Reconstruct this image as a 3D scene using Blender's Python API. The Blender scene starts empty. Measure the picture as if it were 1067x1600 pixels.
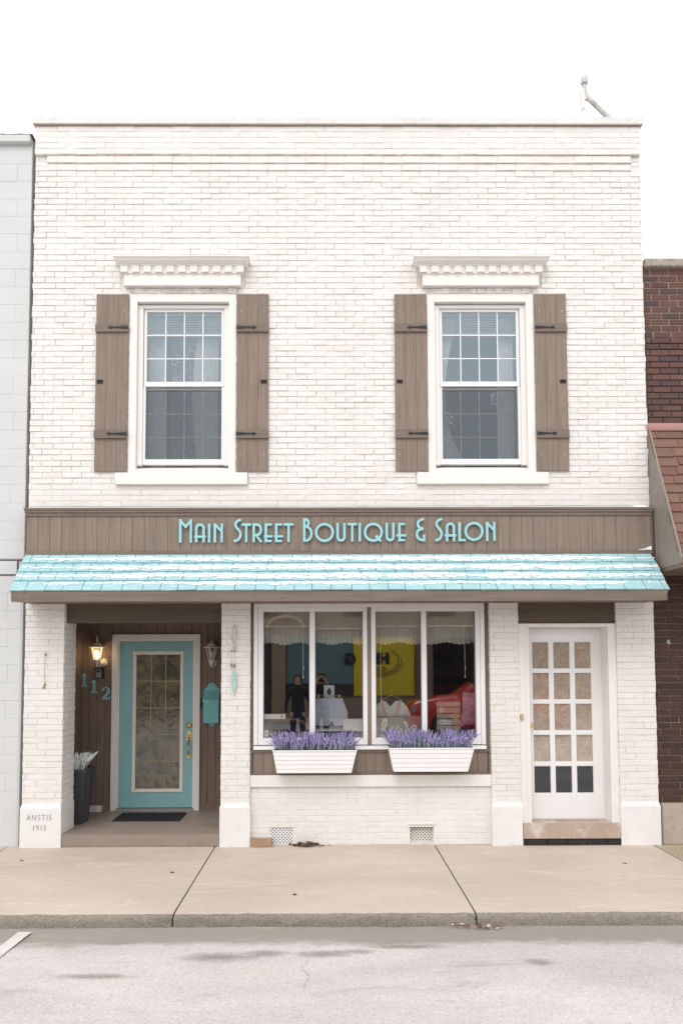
import bpy, bmesh, math, random
from mathutils import Vector, Matrix, noise
R = math.radians
scene = bpy.context.scene
col = scene.collection
PI = math.pi

# ------------------------------------------------------------------ camera
cam_d = bpy.data.cameras.new('camera'); cam = bpy.data.objects.new('camera', cam_d); col.objects.link(cam)
cam_d.sensor_width = 36; cam_d.sensor_fit = 'AUTO'
cam_d.lens = 1143 / 1600 * 36
cam_d.shift_x = (533.5 - 516) / 1600
cam_d.shift_y = (975 - 800) / 1600
cam_d.clip_end = 2000
M3 = Matrix(((0.999982128, 0.002574884, -0.005395678), (-0.005240804, -0.05677538, -0.998373222), (-0.002877037, 0.998383657, -0.056760871)))
cam.matrix_world = Matrix.Translation((0, -8, 1.97)) @ M3.to_4x4()
scene.camera = cam
scene.view_settings.view_transform = 'Standard'
scene.view_settings.look = 'None'
scene.view_settings.exposure = 0.18
scene.view_settings.gamma = 1
# ------------------------------------------------------------------ world: bright overcast
world = bpy.data.worlds.new('World'); scene.world = world; world.use_nodes = True
wn = world.node_tree.nodes; wl = world.node_tree.links; wn.clear()
sky = wn.new('ShaderNodeTexSky'); sky.sky_type = 'NISHITA'; sky.sun_disc = False
SUN_EL, SUN_AZ = R(50), R(200)      # sun in front of the facade, a little to the left
sky.sun_elevation = SUN_EL; sky.sun_rotation = SUN_AZ
mixn = wn.new('ShaderNodeMixRGB'); mixn.inputs[0].default_value = 0.9
mixn.inputs[2].default_value = (15.0, 15.0, 15.2, 1)
wl.new(sky.outputs[0], mixn.inputs[1])
bg = wn.new('ShaderNodeBackground'); bg.inputs[1].default_value = 0.1
wl.new(mixn.outputs[0], bg.inputs[0])
wo = wn.new('ShaderNodeOutputWorld'); wl.new(bg.outputs[0], wo.inputs[0])
sd = bpy.data.lights.new('sun', 'SUN'); sd.energy = 1.0; sd.angle = R(25); sd.color = (1, .965, .92)
so = bpy.data.objects.new('sun', sd); col.objects.link(so)
sdir = Vector((math.sin(SUN_AZ) * math.cos(SUN_EL), math.cos(SUN_AZ) * math.cos(SUN_EL), math.sin(SUN_EL)))
so.rotation_euler = sdir.to_track_quat('Z', 'Y').to_euler(); so.location = sdir * 40

# ------------------------------------------------------------------ materials
def nmat(name):
    m = bpy.data.materials.new(name); m.use_nodes = True
    nt = m.node_tree; nt.nodes.clear()
    out = nt.nodes.new('ShaderNodeOutputMaterial'); b = nt.nodes.new('ShaderNodeBsdfPrincipled')
    nt.links.new(b.outputs[0], out.inputs[0])
    return m, nt, b, out
def N(nt, t, **kw):
    n = nt.nodes.new('ShaderNode' + t)
    for k, v in kw.items(): setattr(n, k, v)
    return n
def coords(nt, scale=(1, 1, 1), kind='Object'):
    # world position keeps grain continuous whatever the origin
    g = N(nt, 'NewGeometry') if kind == 'World' else N(nt, 'TexCoord')
    mp = N(nt, 'Mapping'); mp.inputs['Scale'].default_value = scale
    nt.links.new(g.outputs['Position' if kind == 'World' else 'Object'], mp.inputs[0])
    return mp.outputs[0]
def noise_n(nt, vec, scale, detail=4, rough=.55, dist=0):
    n = N(nt, 'TexNoise'); n.inputs['Scale'].default_value = scale; n.inputs['Detail'].default_value = detail
    n.inputs['Roughness'].default_value = rough; n.inputs['Distortion'].default_value = dist
    nt.links.new(vec, n.inputs['Vector']); return n.outputs['Fac']
def ramp(nt, fac, stops):
    r = N(nt, 'ValToRGB'); e = r.color_ramp.elements
    while len(e) < len(stops): e.new(.5)
    for i, (p, c) in enumerate(stops):
        e[i].position = p; e[i].color = tuple(c) + (1,) if len(c) == 3 else c
    nt.links.new(fac, r.inputs[0]); return r.outputs[0]
def mixc(nt, fac, a, b, mode='MIX'):
    m = N(nt, 'MixRGB', blend_type=mode)
    for i, v in ((0, fac), (1, a), (2, b)):
        if isinstance(v, (int, float)): m.inputs[i].default_value = v
        elif isinstance(v, (tuple, list)): m.inputs[i].default_value = tuple(v) + (1,) if len(v) == 3 else v
        else: nt.links.new(v, m.inputs[i])
    return m.outputs[0]
def bump(nt, b, h, strength=.3, dist=.01):
    n = N(nt, 'Bump'); n.inputs['Strength'].default_value = strength; n.inputs['Distance'].default_value = dist
    nt.links.new(h, n.inputs['Height']); nt.links.new(n.outputs[0], b.inputs['Normal'])
def mul(c, k): return tuple(min(1, x * k) for x in c)

def mat_paint(name, c, rough=.5, var=.08, sc=3, bsc=60, bs=.15, bd=.002, dirt=None, scale=(1, 1, 1), metal=0, spec=.4):
    m, nt, b, o = nmat(name); v = coords(nt, scale, 'World')
    n1 = noise_n(nt, v, sc, 6, .6)
    base = ramp(nt, n1, [(.3, mul(c, 1 - var)), (.7, mul(c, 1 + var))])
    if dirt:
        n2 = noise_n(nt, v, sc * 2.3, 8, .7)
        base = mixc(nt, ramp(nt, n2, [(.52, (0, 0, 0)), (.72, (dirt[1],) * 3)]), base, dirt[0])
    nt.links.new(base, b.inputs['Base Color']); b.inputs['Roughness'].default_value = rough
    b.inputs['Metallic'].default_value = metal; b.inputs['Specular IOR Level'].default_value = spec
    bump(nt, b, noise_n(nt, v, bsc, 4, .6), bs, bd)
    return m

def mat_wood(name, c, axis='z', var=.28, rough=.7, spec=.25):
    m, nt, b, o = nmat(name)
    s = {'z': (34, 34, 1.6), 'x': (1.6, 34, 34)}[axis]
    v = coords(nt, s, 'World')
    n1 = noise_n(nt, v, 1.0, 7, .62, .35)
    v2 = coords(nt, (1, 1, 1), 'World'); n2 = noise_n(nt, v2, 2.2, 5, .6); n3 = noise_n(nt, v2, 26, 3, .5)
    base = ramp(nt, n1, [(.25, mul(c, 1 - var)), (.5, c), (.78, mul(c, 1 + var))])
    base = mixc(nt, ramp(nt, n2, [(.35, (0, 0, 0)), (.75, (.35,) * 3)]), base, mul(c, 1.3))
    base = mixc(nt, ramp(nt, n3, [(.66, (0, 0, 0)), (.74, (.6,) * 3)]), base, mul(c, .5))   # knots
    g = N(nt, 'NewGeometry')
    base = mixc(nt, 1, base, ramp(nt, g.outputs['Random Per Island'], [(0, (.94, .94, .94)), (1, (1.0, .99, .985))]), 'MULTIPLY')
    nt.links.new(base, b.inputs['Base Color']); b.inputs['Roughness'].default_value = rough
    b.inputs['Specular IOR Level'].default_value = spec
    bump(nt, b, n1, .35, .004)
    return m

def mat_whitebrick(name, c=(.768, .745, .718), bs=.85, joint=False):
    m, nt, b, o = nmat(name); v = coords(nt, (1, 1, 1), 'World')
    n1 = noise_n(nt, v, 1.3, 6, .65)
    n2 = noise_n(nt, v, 9, 7, .7)
    n3 = noise_n(nt, v, 45, 5, .65)
    base = ramp(nt, n1, [(.35, mul(c, .96)), (.65, mul(c, 1.03))])
    base = mixc(nt, ramp(nt, n2, [(.54, (0, 0, 0)), (.72, (.5,) * 3)]), base, (c[0] * .93, c[1] * .89, c[2] * .85))
    base = mixc(nt, ramp(nt, noise_n(nt, v, 4, 5, .7), [(.52, (0, 0, 0)), (.7, (.5,) * 3)]), base, (c[0] * 1.06, c[1] * 1.07, c[2] * 1.07))
    base = mixc(nt, ramp(nt, n3, [(.67, (0, 0, 0)), (.75, (.45,) * 3)]), base, (.55, .45, .38))
    if joint: base = mixc(nt, ramp(nt, noise_n(nt, v, 5, 5, .7), [(.42, (.05,) * 3), (.62, (.85,) * 3)]), base, (.55, .475, .405))
    g = N(nt, 'NewGeometry')
    if not joint:
        base = mixc(nt, 1, base, ramp(nt, g.outputs['Random Per Island'], [(0, (.972, .968, .962)), (.5, (1, 1, 1)), (1, (1, .99, .98))]), 'MULTIPLY')
    nt.links.new(base, b.inputs['Base Color']); b.inputs['Roughness'].default_value = .62
    b.inputs['Specular IOR Level'].default_value = .3
    ad = N(nt, 'Math', operation='ADD'); nt.links.new(n3, ad.inputs[0]); nt.links.new(noise_n(nt, v, 18, 4, .6), ad.inputs[1])
    bump(nt, b, ad.outputs[0], bs, .006)
    return m

def mat_brick(name, cols, rough=.75):
    m, nt, b, o = nmat(name); v = coords(nt, (1, 1, 1), 'World'); g = N(nt, 'NewGeometry')
    base = ramp(nt, g.outputs['Random Per Island'], [(i / (len(cols) - 1), c) for i, c in enumerate(cols)])
    n2 = noise_n(nt, v, 60, 5, .7)
    base = mixc(nt, ramp(nt, n2, [(.45, (0, 0, 0)), (.75, (.5,) * 3)]), base, mul(cols[0], 1.7))
    n3 = noise_n(nt, v, 12, 5, .7)
    base = mixc(nt, ramp(nt, n3, [(.55, (0, 0, 0)), (.75, (.6,) * 3)]), base, mul(cols[0], .6))
    nt.links.new(base, b.inputs['Base Color']); b.inputs['Roughness'].default_value = rough
    bump(nt, b, n2, .4, .004)
    return m

def mat_concrete(name, c, kind='walk'):
    m, nt, b, o = nmat(name); v = coords(nt, (1, 1, 1), 'World')
    big = noise_n(nt, coords(nt, (.5, 1.1, 1), 'World'), 1.1, 6, .6, .6)
    mid = noise_n(nt, coords(nt, (.6, 2.2, 1), 'World'), 4, 7, .7, .5)
    fine = noise_n(nt, v, 95, 4, .8)
    base = ramp(nt, big, [(.35, mul(c, .86)), (.65, mul(c, 1.07))])
    base = mixc(nt, ramp(nt, mid, [(.5, (0, 0, 0)), (.75, (.4,) * 3)]), base, mul(c, .8))
    if kind == 'walk':
        sc = noise_n(nt, coords(nt, (.5, 2.5, 1), 'World'), 1.8, 8, .7, 1.8)     # pale scuffs and trowel streaks
        base = mixc(nt, ramp(nt, sc, [(.57, (0, 0, 0)), (.62, (.5,) * 3), (.67, (0, 0, 0))]), base, mul(c, 1.3))
        base = mixc(nt, ramp(nt, fine, [(.36, (.9,) * 3), (.52, (0, 0, 0))]), base, mul(c, .66))
        sp = noise_n(nt, v, 33, 2, .5)
        base = mixc(nt, ramp(nt, sp, [(.735, (0, 0, 0)), (.76, (.7,) * 3)]), base, mul(c, .4))
        bump(nt, b, fine, .25, .002)
    elif kind == 'road':
        agg = N(nt, 'TexVoronoi'); agg.inputs['Scale'].default_value = 95; nt.links.new(v, agg.inputs['Vector'])
        hsv = N(nt, 'SeparateColor'); nt.links.new(agg.outputs['Color'], hsv.inputs[0])
        base = mixc(nt, 1, base, ramp(nt, hsv.outputs[0], [(0, (.80, .78, .77)), (.25, (.96, .96, .96)), (.8, (1.02, 1.02, 1.01)), (1, (1.12, 1.11, 1.1))]), 'MULTIPLY')
        st = noise_n(nt, coords(nt, (.7, 2.6, 1), 'World'), 1.6, 5, .55, .8)    # oil and damp stains
        base = mixc(nt, ramp(nt, st, [(.60, (0, 0, 0)), (.70, (.38,) * 3)]), base, mul(c, .5))
        g = N(nt, 'NewGeometry'); sp = N(nt, 'SeparateXYZ'); nt.links.new(g.outputs['Position'], sp.inputs[0])
        wob = noise_n(nt, coords(nt, (1.2, 2, 1), 'World'), 1.5, 6, .7)
        ma = N(nt, 'Math', operation='MULTIPLY_ADD'); ma.inputs[1].default_value = .42; nt.links.new(wob, ma.inputs[0]); nt.links.new(sp.outputs[1], ma.inputs[2])
        mr = N(nt, 'MapRange'); mr.inputs['From Min'].default_value = -2.40; mr.inputs['From Max'].default_value = -2.28; nt.links.new(ma.outputs[0], mr.inputs[0])
        gt = N(nt, 'Math', operation='MULTIPLY'); gt.inputs[1].default_value = .85; nt.links.new(mr.outputs[0], gt.inputs[0])
        base = mixc(nt, gt.outputs[0], base, (.27, .235, .205))      # dirt washed into the gutter
        yp = noise_n(nt, coords(nt, (1, 3, 1), 'World'), .9, 4, .6)
        base = mixc(nt, ramp(nt, yp, [(.64, (0, 0, 0)), (.72, (.3,) * 3)]), base, (.62, .52, .38))
        bump(nt, b, agg.outputs['Distance'], .35, .004)
    else:
        agg = N(nt, 'TexVoronoi'); agg.inputs['Scale'].default_value = 120; nt.links.new(v, agg.inputs['Vector'])
        hsv = N(nt, 'SeparateColor'); nt.links.new(agg.outputs['Color'], hsv.inputs[0])
        base = mixc(nt, 1, base, ramp(nt, hsv.outputs[1], [(0, (.72, .69, .64)), (.4, (.95, .95, .95)), (1, (1.2, 1.17, 1.14))]), 'MULTIPLY')
        bump(nt, b, agg.outputs['Distance'], .8, .01)
    nt.links.new(base, b.inputs['Base Color']); b.inputs['Roughness'].default_value = .85
    b.inputs['Specular IOR Level'].default_value = .2
    return m

def mat_glass(name, refl=.12, tint=(.9, .95, .95), wavy=.0, rough=.0, gcol=(1, 1, 1)):
    m = bpy.data.materials.new(name); m.use_nodes = True; nt = m.node_tree; nt.nodes.clear()
    out = nt.nodes.new('ShaderNodeOutputMaterial')
    tr = N(nt, 'BsdfTransparent'); tr.inputs[0].default_value = tint + (1,)
    gl = N(nt, 'BsdfGlossy'); gl.inputs['Roughness'].default_value = rough; gl.inputs['Color'].default_value = gcol + (1,)
    lw = N(nt, 'LayerWeight'); lw.inputs['Blend'].default_value = .25
    mr = N(nt, 'MapRange'); mr.inputs['To Min'].default_value = refl; mr.inputs['To Max'].default_value = 1
    nt.links.new(lw.outputs['Fresnel'], mr.inputs[0])
    mx = N(nt, 'MixShader'); nt.links.new(mr.outputs[0], mx.inputs[0])
    nt.links.new(tr.outputs[0], mx.inputs[1]); nt.links.new(gl.outputs[0], mx.inputs[2]); nt.links.new(mx.outputs[0], out.inputs[0])
    if wavy:
        v = coords(nt, (1, 1, 1), 'World'); n = noise_n(nt, v, 2.5, 2, .5)
        bn = N(nt, 'Bump'); bn.inputs['Strength'].default_value = wavy; bn.inputs['Distance'].default_value = .01
        nt.links.new(n, bn.inputs['Height']); nt.links.new(bn.outputs[0], gl.inputs['Normal'])
    return m

def mat_emit(name, c, s):
    m, nt, b, o = nmat(name); b.inputs['Base Color'].default_value = tuple(c) + (1,)
    b.inputs['Emission Color'].default_value = tuple(c) + (1,); b.inputs['Emission Strength'].default_value = s; return m

def mat_cloth(name, c, var=.1, sc=30, translucent=.35, bs=.2):
    m, nt, b, o = nmat(name); v = coords(nt, (1, 1, 1), 'World')
    base = ramp(nt, noise_n(nt, v, sc, 4, .6), [(.3, mul(c, 1 - var)), (.7, mul(c, 1 + var))])
    nt.links.new(base, b.inputs['Base Color']); b.inputs['Roughness'].default_value = .9; b.inputs['Specular IOR Level'].default_value = .1
    t = N(nt, 'BsdfTranslucent'); nt.links.new(base, t.inputs[0])
    mx = N(nt, 'MixShader'); mx.inputs[0].default_value = translucent
    nt.links.new(b.outputs[0], mx.inputs[1]); nt.links.new(t.outputs[0], mx.inputs[2]); nt.links.new(mx.outputs[0], o.inputs[0])
    bump(nt, b, noise_n(nt, v, 200, 2, .5), bs, .002)
    return m

MT = {}
MT['wbrick'] = mat_whitebrick('painted brick')
MT['wjoint'] = mat_whitebrick('painted mortar', joint=True)
MT['wstone'] = mat_paint('painted plinth', (.77, .755, .74), .55, .03, 4, 30, .3, .004, ((.6, .52, .45), .35))
MT['coping'] = mat_paint('painted coping', (.68, .665, .645), .6, .05, 4, 25, .3, .005, ((.5, .43, .38), .5))
MT['trim'] = mat_paint('cream trim', (.79, .762, .728), .45, .02, 3, 40, .06, .001, ((.68, .6, .52), .25))
MT['vinyl'] = mat_paint('white vinyl', (.79, .785, .785), .35, .015, 3, 40, .02, .001)
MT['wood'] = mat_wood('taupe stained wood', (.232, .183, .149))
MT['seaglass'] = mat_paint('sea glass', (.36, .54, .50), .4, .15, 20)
MT['headerwood'] = mat_wood('recess shaded header', (.115, .090, .066), 'x')  # taupe header boards, shade of the door recesses put into the base colour
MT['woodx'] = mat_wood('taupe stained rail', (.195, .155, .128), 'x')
MT['darkwood'] = mat_wood('brown porch boards', (.20, .15, .118))
MT['taupepaint'] = mat_paint('taupe floor paint', (.29, .235, .195), .5, .08, 3, 30, .15, .002, ((.2, .16, .13), .4))
MT['teal'] = mat_paint('teal door paint', (.26, .50, .53), .38, .04, 2, 50, .08, .001)
MT['tealmetal'] = mat_paint('teal metal paint', (.20, .48, .51), .4, .06, 8, 50, .05, .001)
MT['tealnum'] = mat_paint('teal number paint', (.27, .50, .49), .45, .1, 30, 60, .1, .001)
MT['letter'] = mat_paint('pale aqua letters', (.30, .58, .61), .45, .06, 8, 40, .06, .001)
MT['letteredge'] = MT['letter']
MT['shingle'] = mat_paint('aqua painted shingle', (.31, .515, .54), .5, .08, 7, 60, .4, .004, ((.66, .76, .78), .75), (.8, 2.5, 2.5))
MT['snow'] = mat_paint('snow', (.93, .94, .96), .8, .02, 10, 80, .5, .004)
def mat_thinsnow():
    m, nt, b, o = nmat('thin melting snow'); b.inputs['Base Color'].default_value = (.92, .94, .96, 1); b.inputs['Roughness'].default_value = .8
    v = coords(nt, (.6, 1.5, 1.5), 'World'); f = ramp(nt, noise_n(nt, v, 26, 6, .75), [(.36, (.12,) * 3), (.56, (1, 1, 1))])
    t = N(nt, 'BsdfTransparent'); mx = N(nt, 'MixShader'); nt.links.new(f, mx.inputs[0]); nt.links.new(t.outputs[0], mx.inputs[1]); nt.links.new(b.outputs[0], mx.inputs[2]); nt.links.new(mx.outputs[0], o.inputs[0])
    return m
MT['thinsnow'] = mat_thinsnow()
MT['black'] = mat_paint('black iron', (.018, .018, .02), .45, .2, 20, 60, .2, .001)
MT['rubber'] = mat_paint('black rubber', (.02, .02, .023), .8, .2, 20, 90, .4, .002)
MT['brass'] = mat_paint('brass', (.80, .56, .25), .28, .05, 20, 60, .05, .001, metal=1)
MT['brassdull'] = mat_paint('aged brass came', (.42, .34, .2), .4, .2, 20, 60, .1, .001, metal=.7)
MT['whitemetal'] = mat_paint('off white metal', (.72, .69, .64), .4, .05, 15, 50, .1, .001)
MT['grey'] = mat_paint('grey metal', (.28, .28, .28), .4, .1, 15, 50, .1, .001)
MT['galv'] = mat_paint('weathered pipe', (.5, .49, .48), .5, .25, 8, 50, .2, .002, metal=.2)
MT['charcoal'] = mat_paint('charcoal weave', (.055, .058, .062), .6, .15, 30, 60, .3, .002)
MT['soil'] = mat_paint('soil', (.05, .035, .025), .95, .3, 30, 60, .9, .01)
MT['walk'] = mat_concrete('sidewalk concrete', (.585, .50, .42))
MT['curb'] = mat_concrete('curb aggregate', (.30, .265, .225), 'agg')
MT['gravelslab'] = mat_concrete('exposed aggregate', (.50, .41, .31), 'agg')
MT['road'] = mat_concrete('road surface', (.55, .52, .50), 'road')
MT['gutter'] = mat_concrete('gutter surface', (.30, .275, .26), 'road')
MT['jointdirt'] = mat_paint('joint dirt', (.06, .05, .04), .95, .4, 30, 60, .5, .004)
MT['line'] = mat_paint('worn white line', (.62, .59, .57), .8, .08, 6, 90, .4, .003, ((.50, .475, .455), 1))
MT['block'] = mat_paint('grey painted block', (.60, .61, .61), .7, .035, 2, 70, .5, .004, ((.5, .5, .49), .3))
MT['blockj'] = mat_paint('grey joint', (.52, .53, .53), .8, .05, 3, 60, .3, .003)
MT['tar'] = mat_paint('tar cap', (.11, .10, .09), .9, .4, 20, 60, .6, .01)
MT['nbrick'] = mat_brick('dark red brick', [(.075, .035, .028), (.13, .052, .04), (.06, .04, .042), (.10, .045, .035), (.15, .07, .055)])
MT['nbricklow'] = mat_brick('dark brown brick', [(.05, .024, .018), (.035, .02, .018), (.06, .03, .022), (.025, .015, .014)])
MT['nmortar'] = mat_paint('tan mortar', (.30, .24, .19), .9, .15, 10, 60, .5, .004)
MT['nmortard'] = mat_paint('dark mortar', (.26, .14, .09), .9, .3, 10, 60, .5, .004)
MT['nstone'] = mat_paint('tan stone', (.42, .36, .31), .75, .12, 3, 60, .5, .005, ((.25, .2, .17), .6))
MT['ncope'] = mat_paint('lichened coping', (.36, .32, .27), .85, .3, 14, 60, .8, .01, ((.12, .10, .08), .8))
MT['mshingle'] = mat_brick('red brown shingle', [(.13, .065, .048), (.19, .085, .065), (.16, .10, .07), (.21, .11, .085), (.12, .07, .05)], .85)
MT['flash'] = mat_paint('pink metal flashing', (.36, .19, .17), .4, .05, 4, 40, .05, .001)
MT['cheek'] = mat_paint('taupe metal siding', (.27, .235, .20), .4, .05, 3, 40, .05, .001)
MT['stepstone'] = mat_paint('tan sill stone', (.45, .35, .28), .8, .12, 1.6, 60, .5, .004, ((.82, .80, .78), .9))
MT['blackbrick'] = mat_brick('black brick', [(.012, .012, .014), (.025, .022, .022), (.018, .016, .018)])
MT['lantbrick'] = mat_paint('loose tan brick', (.36, .24, .16), .85, .15, 12, 60, .6, .005)
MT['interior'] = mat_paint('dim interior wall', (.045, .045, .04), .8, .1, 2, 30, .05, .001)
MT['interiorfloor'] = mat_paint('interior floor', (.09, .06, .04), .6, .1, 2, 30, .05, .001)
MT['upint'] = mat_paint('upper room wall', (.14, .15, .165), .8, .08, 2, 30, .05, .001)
MT['blind'] = mat_cloth('blind slat', (.86, .88, .85), .04, 10, .25)
MT['blindd'] = mat_cloth('shop blind', (.85, .80, .72), .04, 10, .25)
MT['curtain'] = mat_cloth('sheer curtain', (.90, .90, .88), .08, 25, .45)
MT['valance'] = mat_cloth('cream valance', (.88, .85, .78), .06, 25, .4)
MT['lace'] = mat_cloth('white lace', (.85, .86, .88), .06, 60, .3)
MT['glass'] = mat_glass('shop glass', .21, (.97, .98, .97), .02)
MT['upglass'] = mat_glass('upper glass', .20, (.95, .96, .97), .03, gcol=(.78, .92, 1.0))
MT['lampglass'] = mat_glass('lantern glass', .10, (.97, .95, .9))
MT['screen'] = mat_glass('insect screen', .015, (.62, .63, .63))
MT['bulb'] = mat_emit('warm bulb', (1, .76, .46), 9)
MT['denim'] = mat_cloth('pale denim', (.55, .6, .7), .12, 40, .05)
MT['whitecloth'] = mat_cloth('white cloth', (.75, .76, .74), .1, 40, .1)
MT['pinkcloth'] = mat_cloth('pink strap', (.75, .42, .38), .1, 60, .05)
MT['greypink'] = mat_cloth('mottled pillow', (.42, .34, .40), .35, 14, .05)
MT['plankd'] = mat_wood('pale plank', (.48, .37, .27), 'x')
MT['plankr'] = mat_wood('red plank', (.25, .03, .03), 'x')
MT['signgrey'] = mat_wood('grey plank board', (.30, .28, .24), 'x')
MT['ink'] = mat_paint('dark ink', (.02, .02, .02), .7)
MT['chalk'] = mat_paint('cream letters', (.92, .89, .78), .7)
MT['whiteplastic'] = mat_paint('white plastic', (.78, .77, .75), .4, .02)
MT['tan'] = mat_paint('tan plastic', (.58, .42, .26), .5)
MT['cord'] = mat_paint('tan cord', (.52, .42, .28), .8)
MT['boxwhite'] = mat_paint('white planter', (.84, .835, .835), .4, .02, 3, 40, .05, .001)
MT['leafs'] = mat_paint('dead leaf', (.22, .11, .05), .8, .5, 40, 60, .5, .003)
MT['paper'] = mat_paint('litter paper', (.75, .72, .68), .8, .1, 20)
MT['frost'] = mat_paint('frosted leaf', (.78, .86, .79), .7, .25, 40, 60, .3, .002)
MT['purple'] = mat_brick('lavender flower', [(.20, .16, .40), (.33, .27, .52), (.46, .40, .62), (.26, .22, .45)])
MT['stem'] = mat_brick('grey green stem', [(.26, .30, .38), (.36, .38, .52), (.18, .22, .25), (.42, .42, .58)])

def mat_film():
    m, nt, b, o = nmat('patterned window film'); v = coords(nt, (1, 1, 1), 'World')
    vo = N(nt, 'TexVoronoi'); vo.inputs['Scale'].default_value = 130; nt.links.new(v, vo.inputs['Vector'])
    hs = N(nt, 'SeparateColor'); nt.links.new(vo.outputs['Color'], hs.inputs[0])
    base = ramp(nt, hs.outputs[0], [(0, (.26, .19, .14)), (.25, (.44, .35, .25)), (.45, (.32, .24, .18)), (.65, (.46, .36, .27)), (.85, (.55, .50, .44)), (1, (.32, .34, .32))])
    base = mixc(nt, ramp(nt, noise_n(nt, v, 9, 4, .6), [(.4, (0, 0, 0)), (.7, (.5,) * 3)]), base, (.43, .35, .27))
    nt.links.new(mixc(nt, ramp(nt, noise_n(nt, coords(nt, (1, 1, .8), 'World'), 14, 6, .7, 1), [(.42, (0, 0, 0)), (.62, (.55,) * 3)]), base, (.25, .19, .15)), b.inputs['Base Color']); b.inputs['Roughness'].default_value = .12
    b.inputs['Coat Weight'].default_value = 1; b.inputs['Coat Roughness'].default_value = .03; b.inputs['Coat IOR'].default_value = 2.1
    bump(nt, b, noise_n(nt, v, 30, 4, .6), .2, .003)
    return m
MT['film'] = mat_film()
def mat_doorglass():
    m, nt, b, o = nmat('rippled door glass'); v = coords(nt, (1, 1, 1), 'World')
    n1 = noise_n(nt, v, 7, 5, .65, 1.2)
    base = ramp(nt, n1, [(.3, (.03, .035, .026)), (.48, (.10, .105, .07)), (.6, (.20, .17, .11)), (.72, (.09, .10, .075))])
    n2 = noise_n(nt, coords(nt, (1, 1, 2), 'World'), 2.5, 3, .5)
    base = mixc(nt, ramp(nt, n2, [(.5, (0, 0, 0)), (.7, (.4,) * 3)]), base, (.20, .16, .11))
    nt.links.new(base, b.inputs['Base Color']); b.inputs['Roughness'].default_value = .04
    b.inputs['IOR'].default_value = 1.7; b.inputs['Specular IOR Level'].default_value = .6
    bump(nt, b, noise_n(nt, v, 10, 3, .5, .8), .28, .006)
    return m
MT['doorglass'] = mat_doorglass()
MT['darkglass'] = mat_paint('dark pane', (.02, .025, .028), .03, .2, 3, 4, .02, .002, spec=.9)

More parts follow.
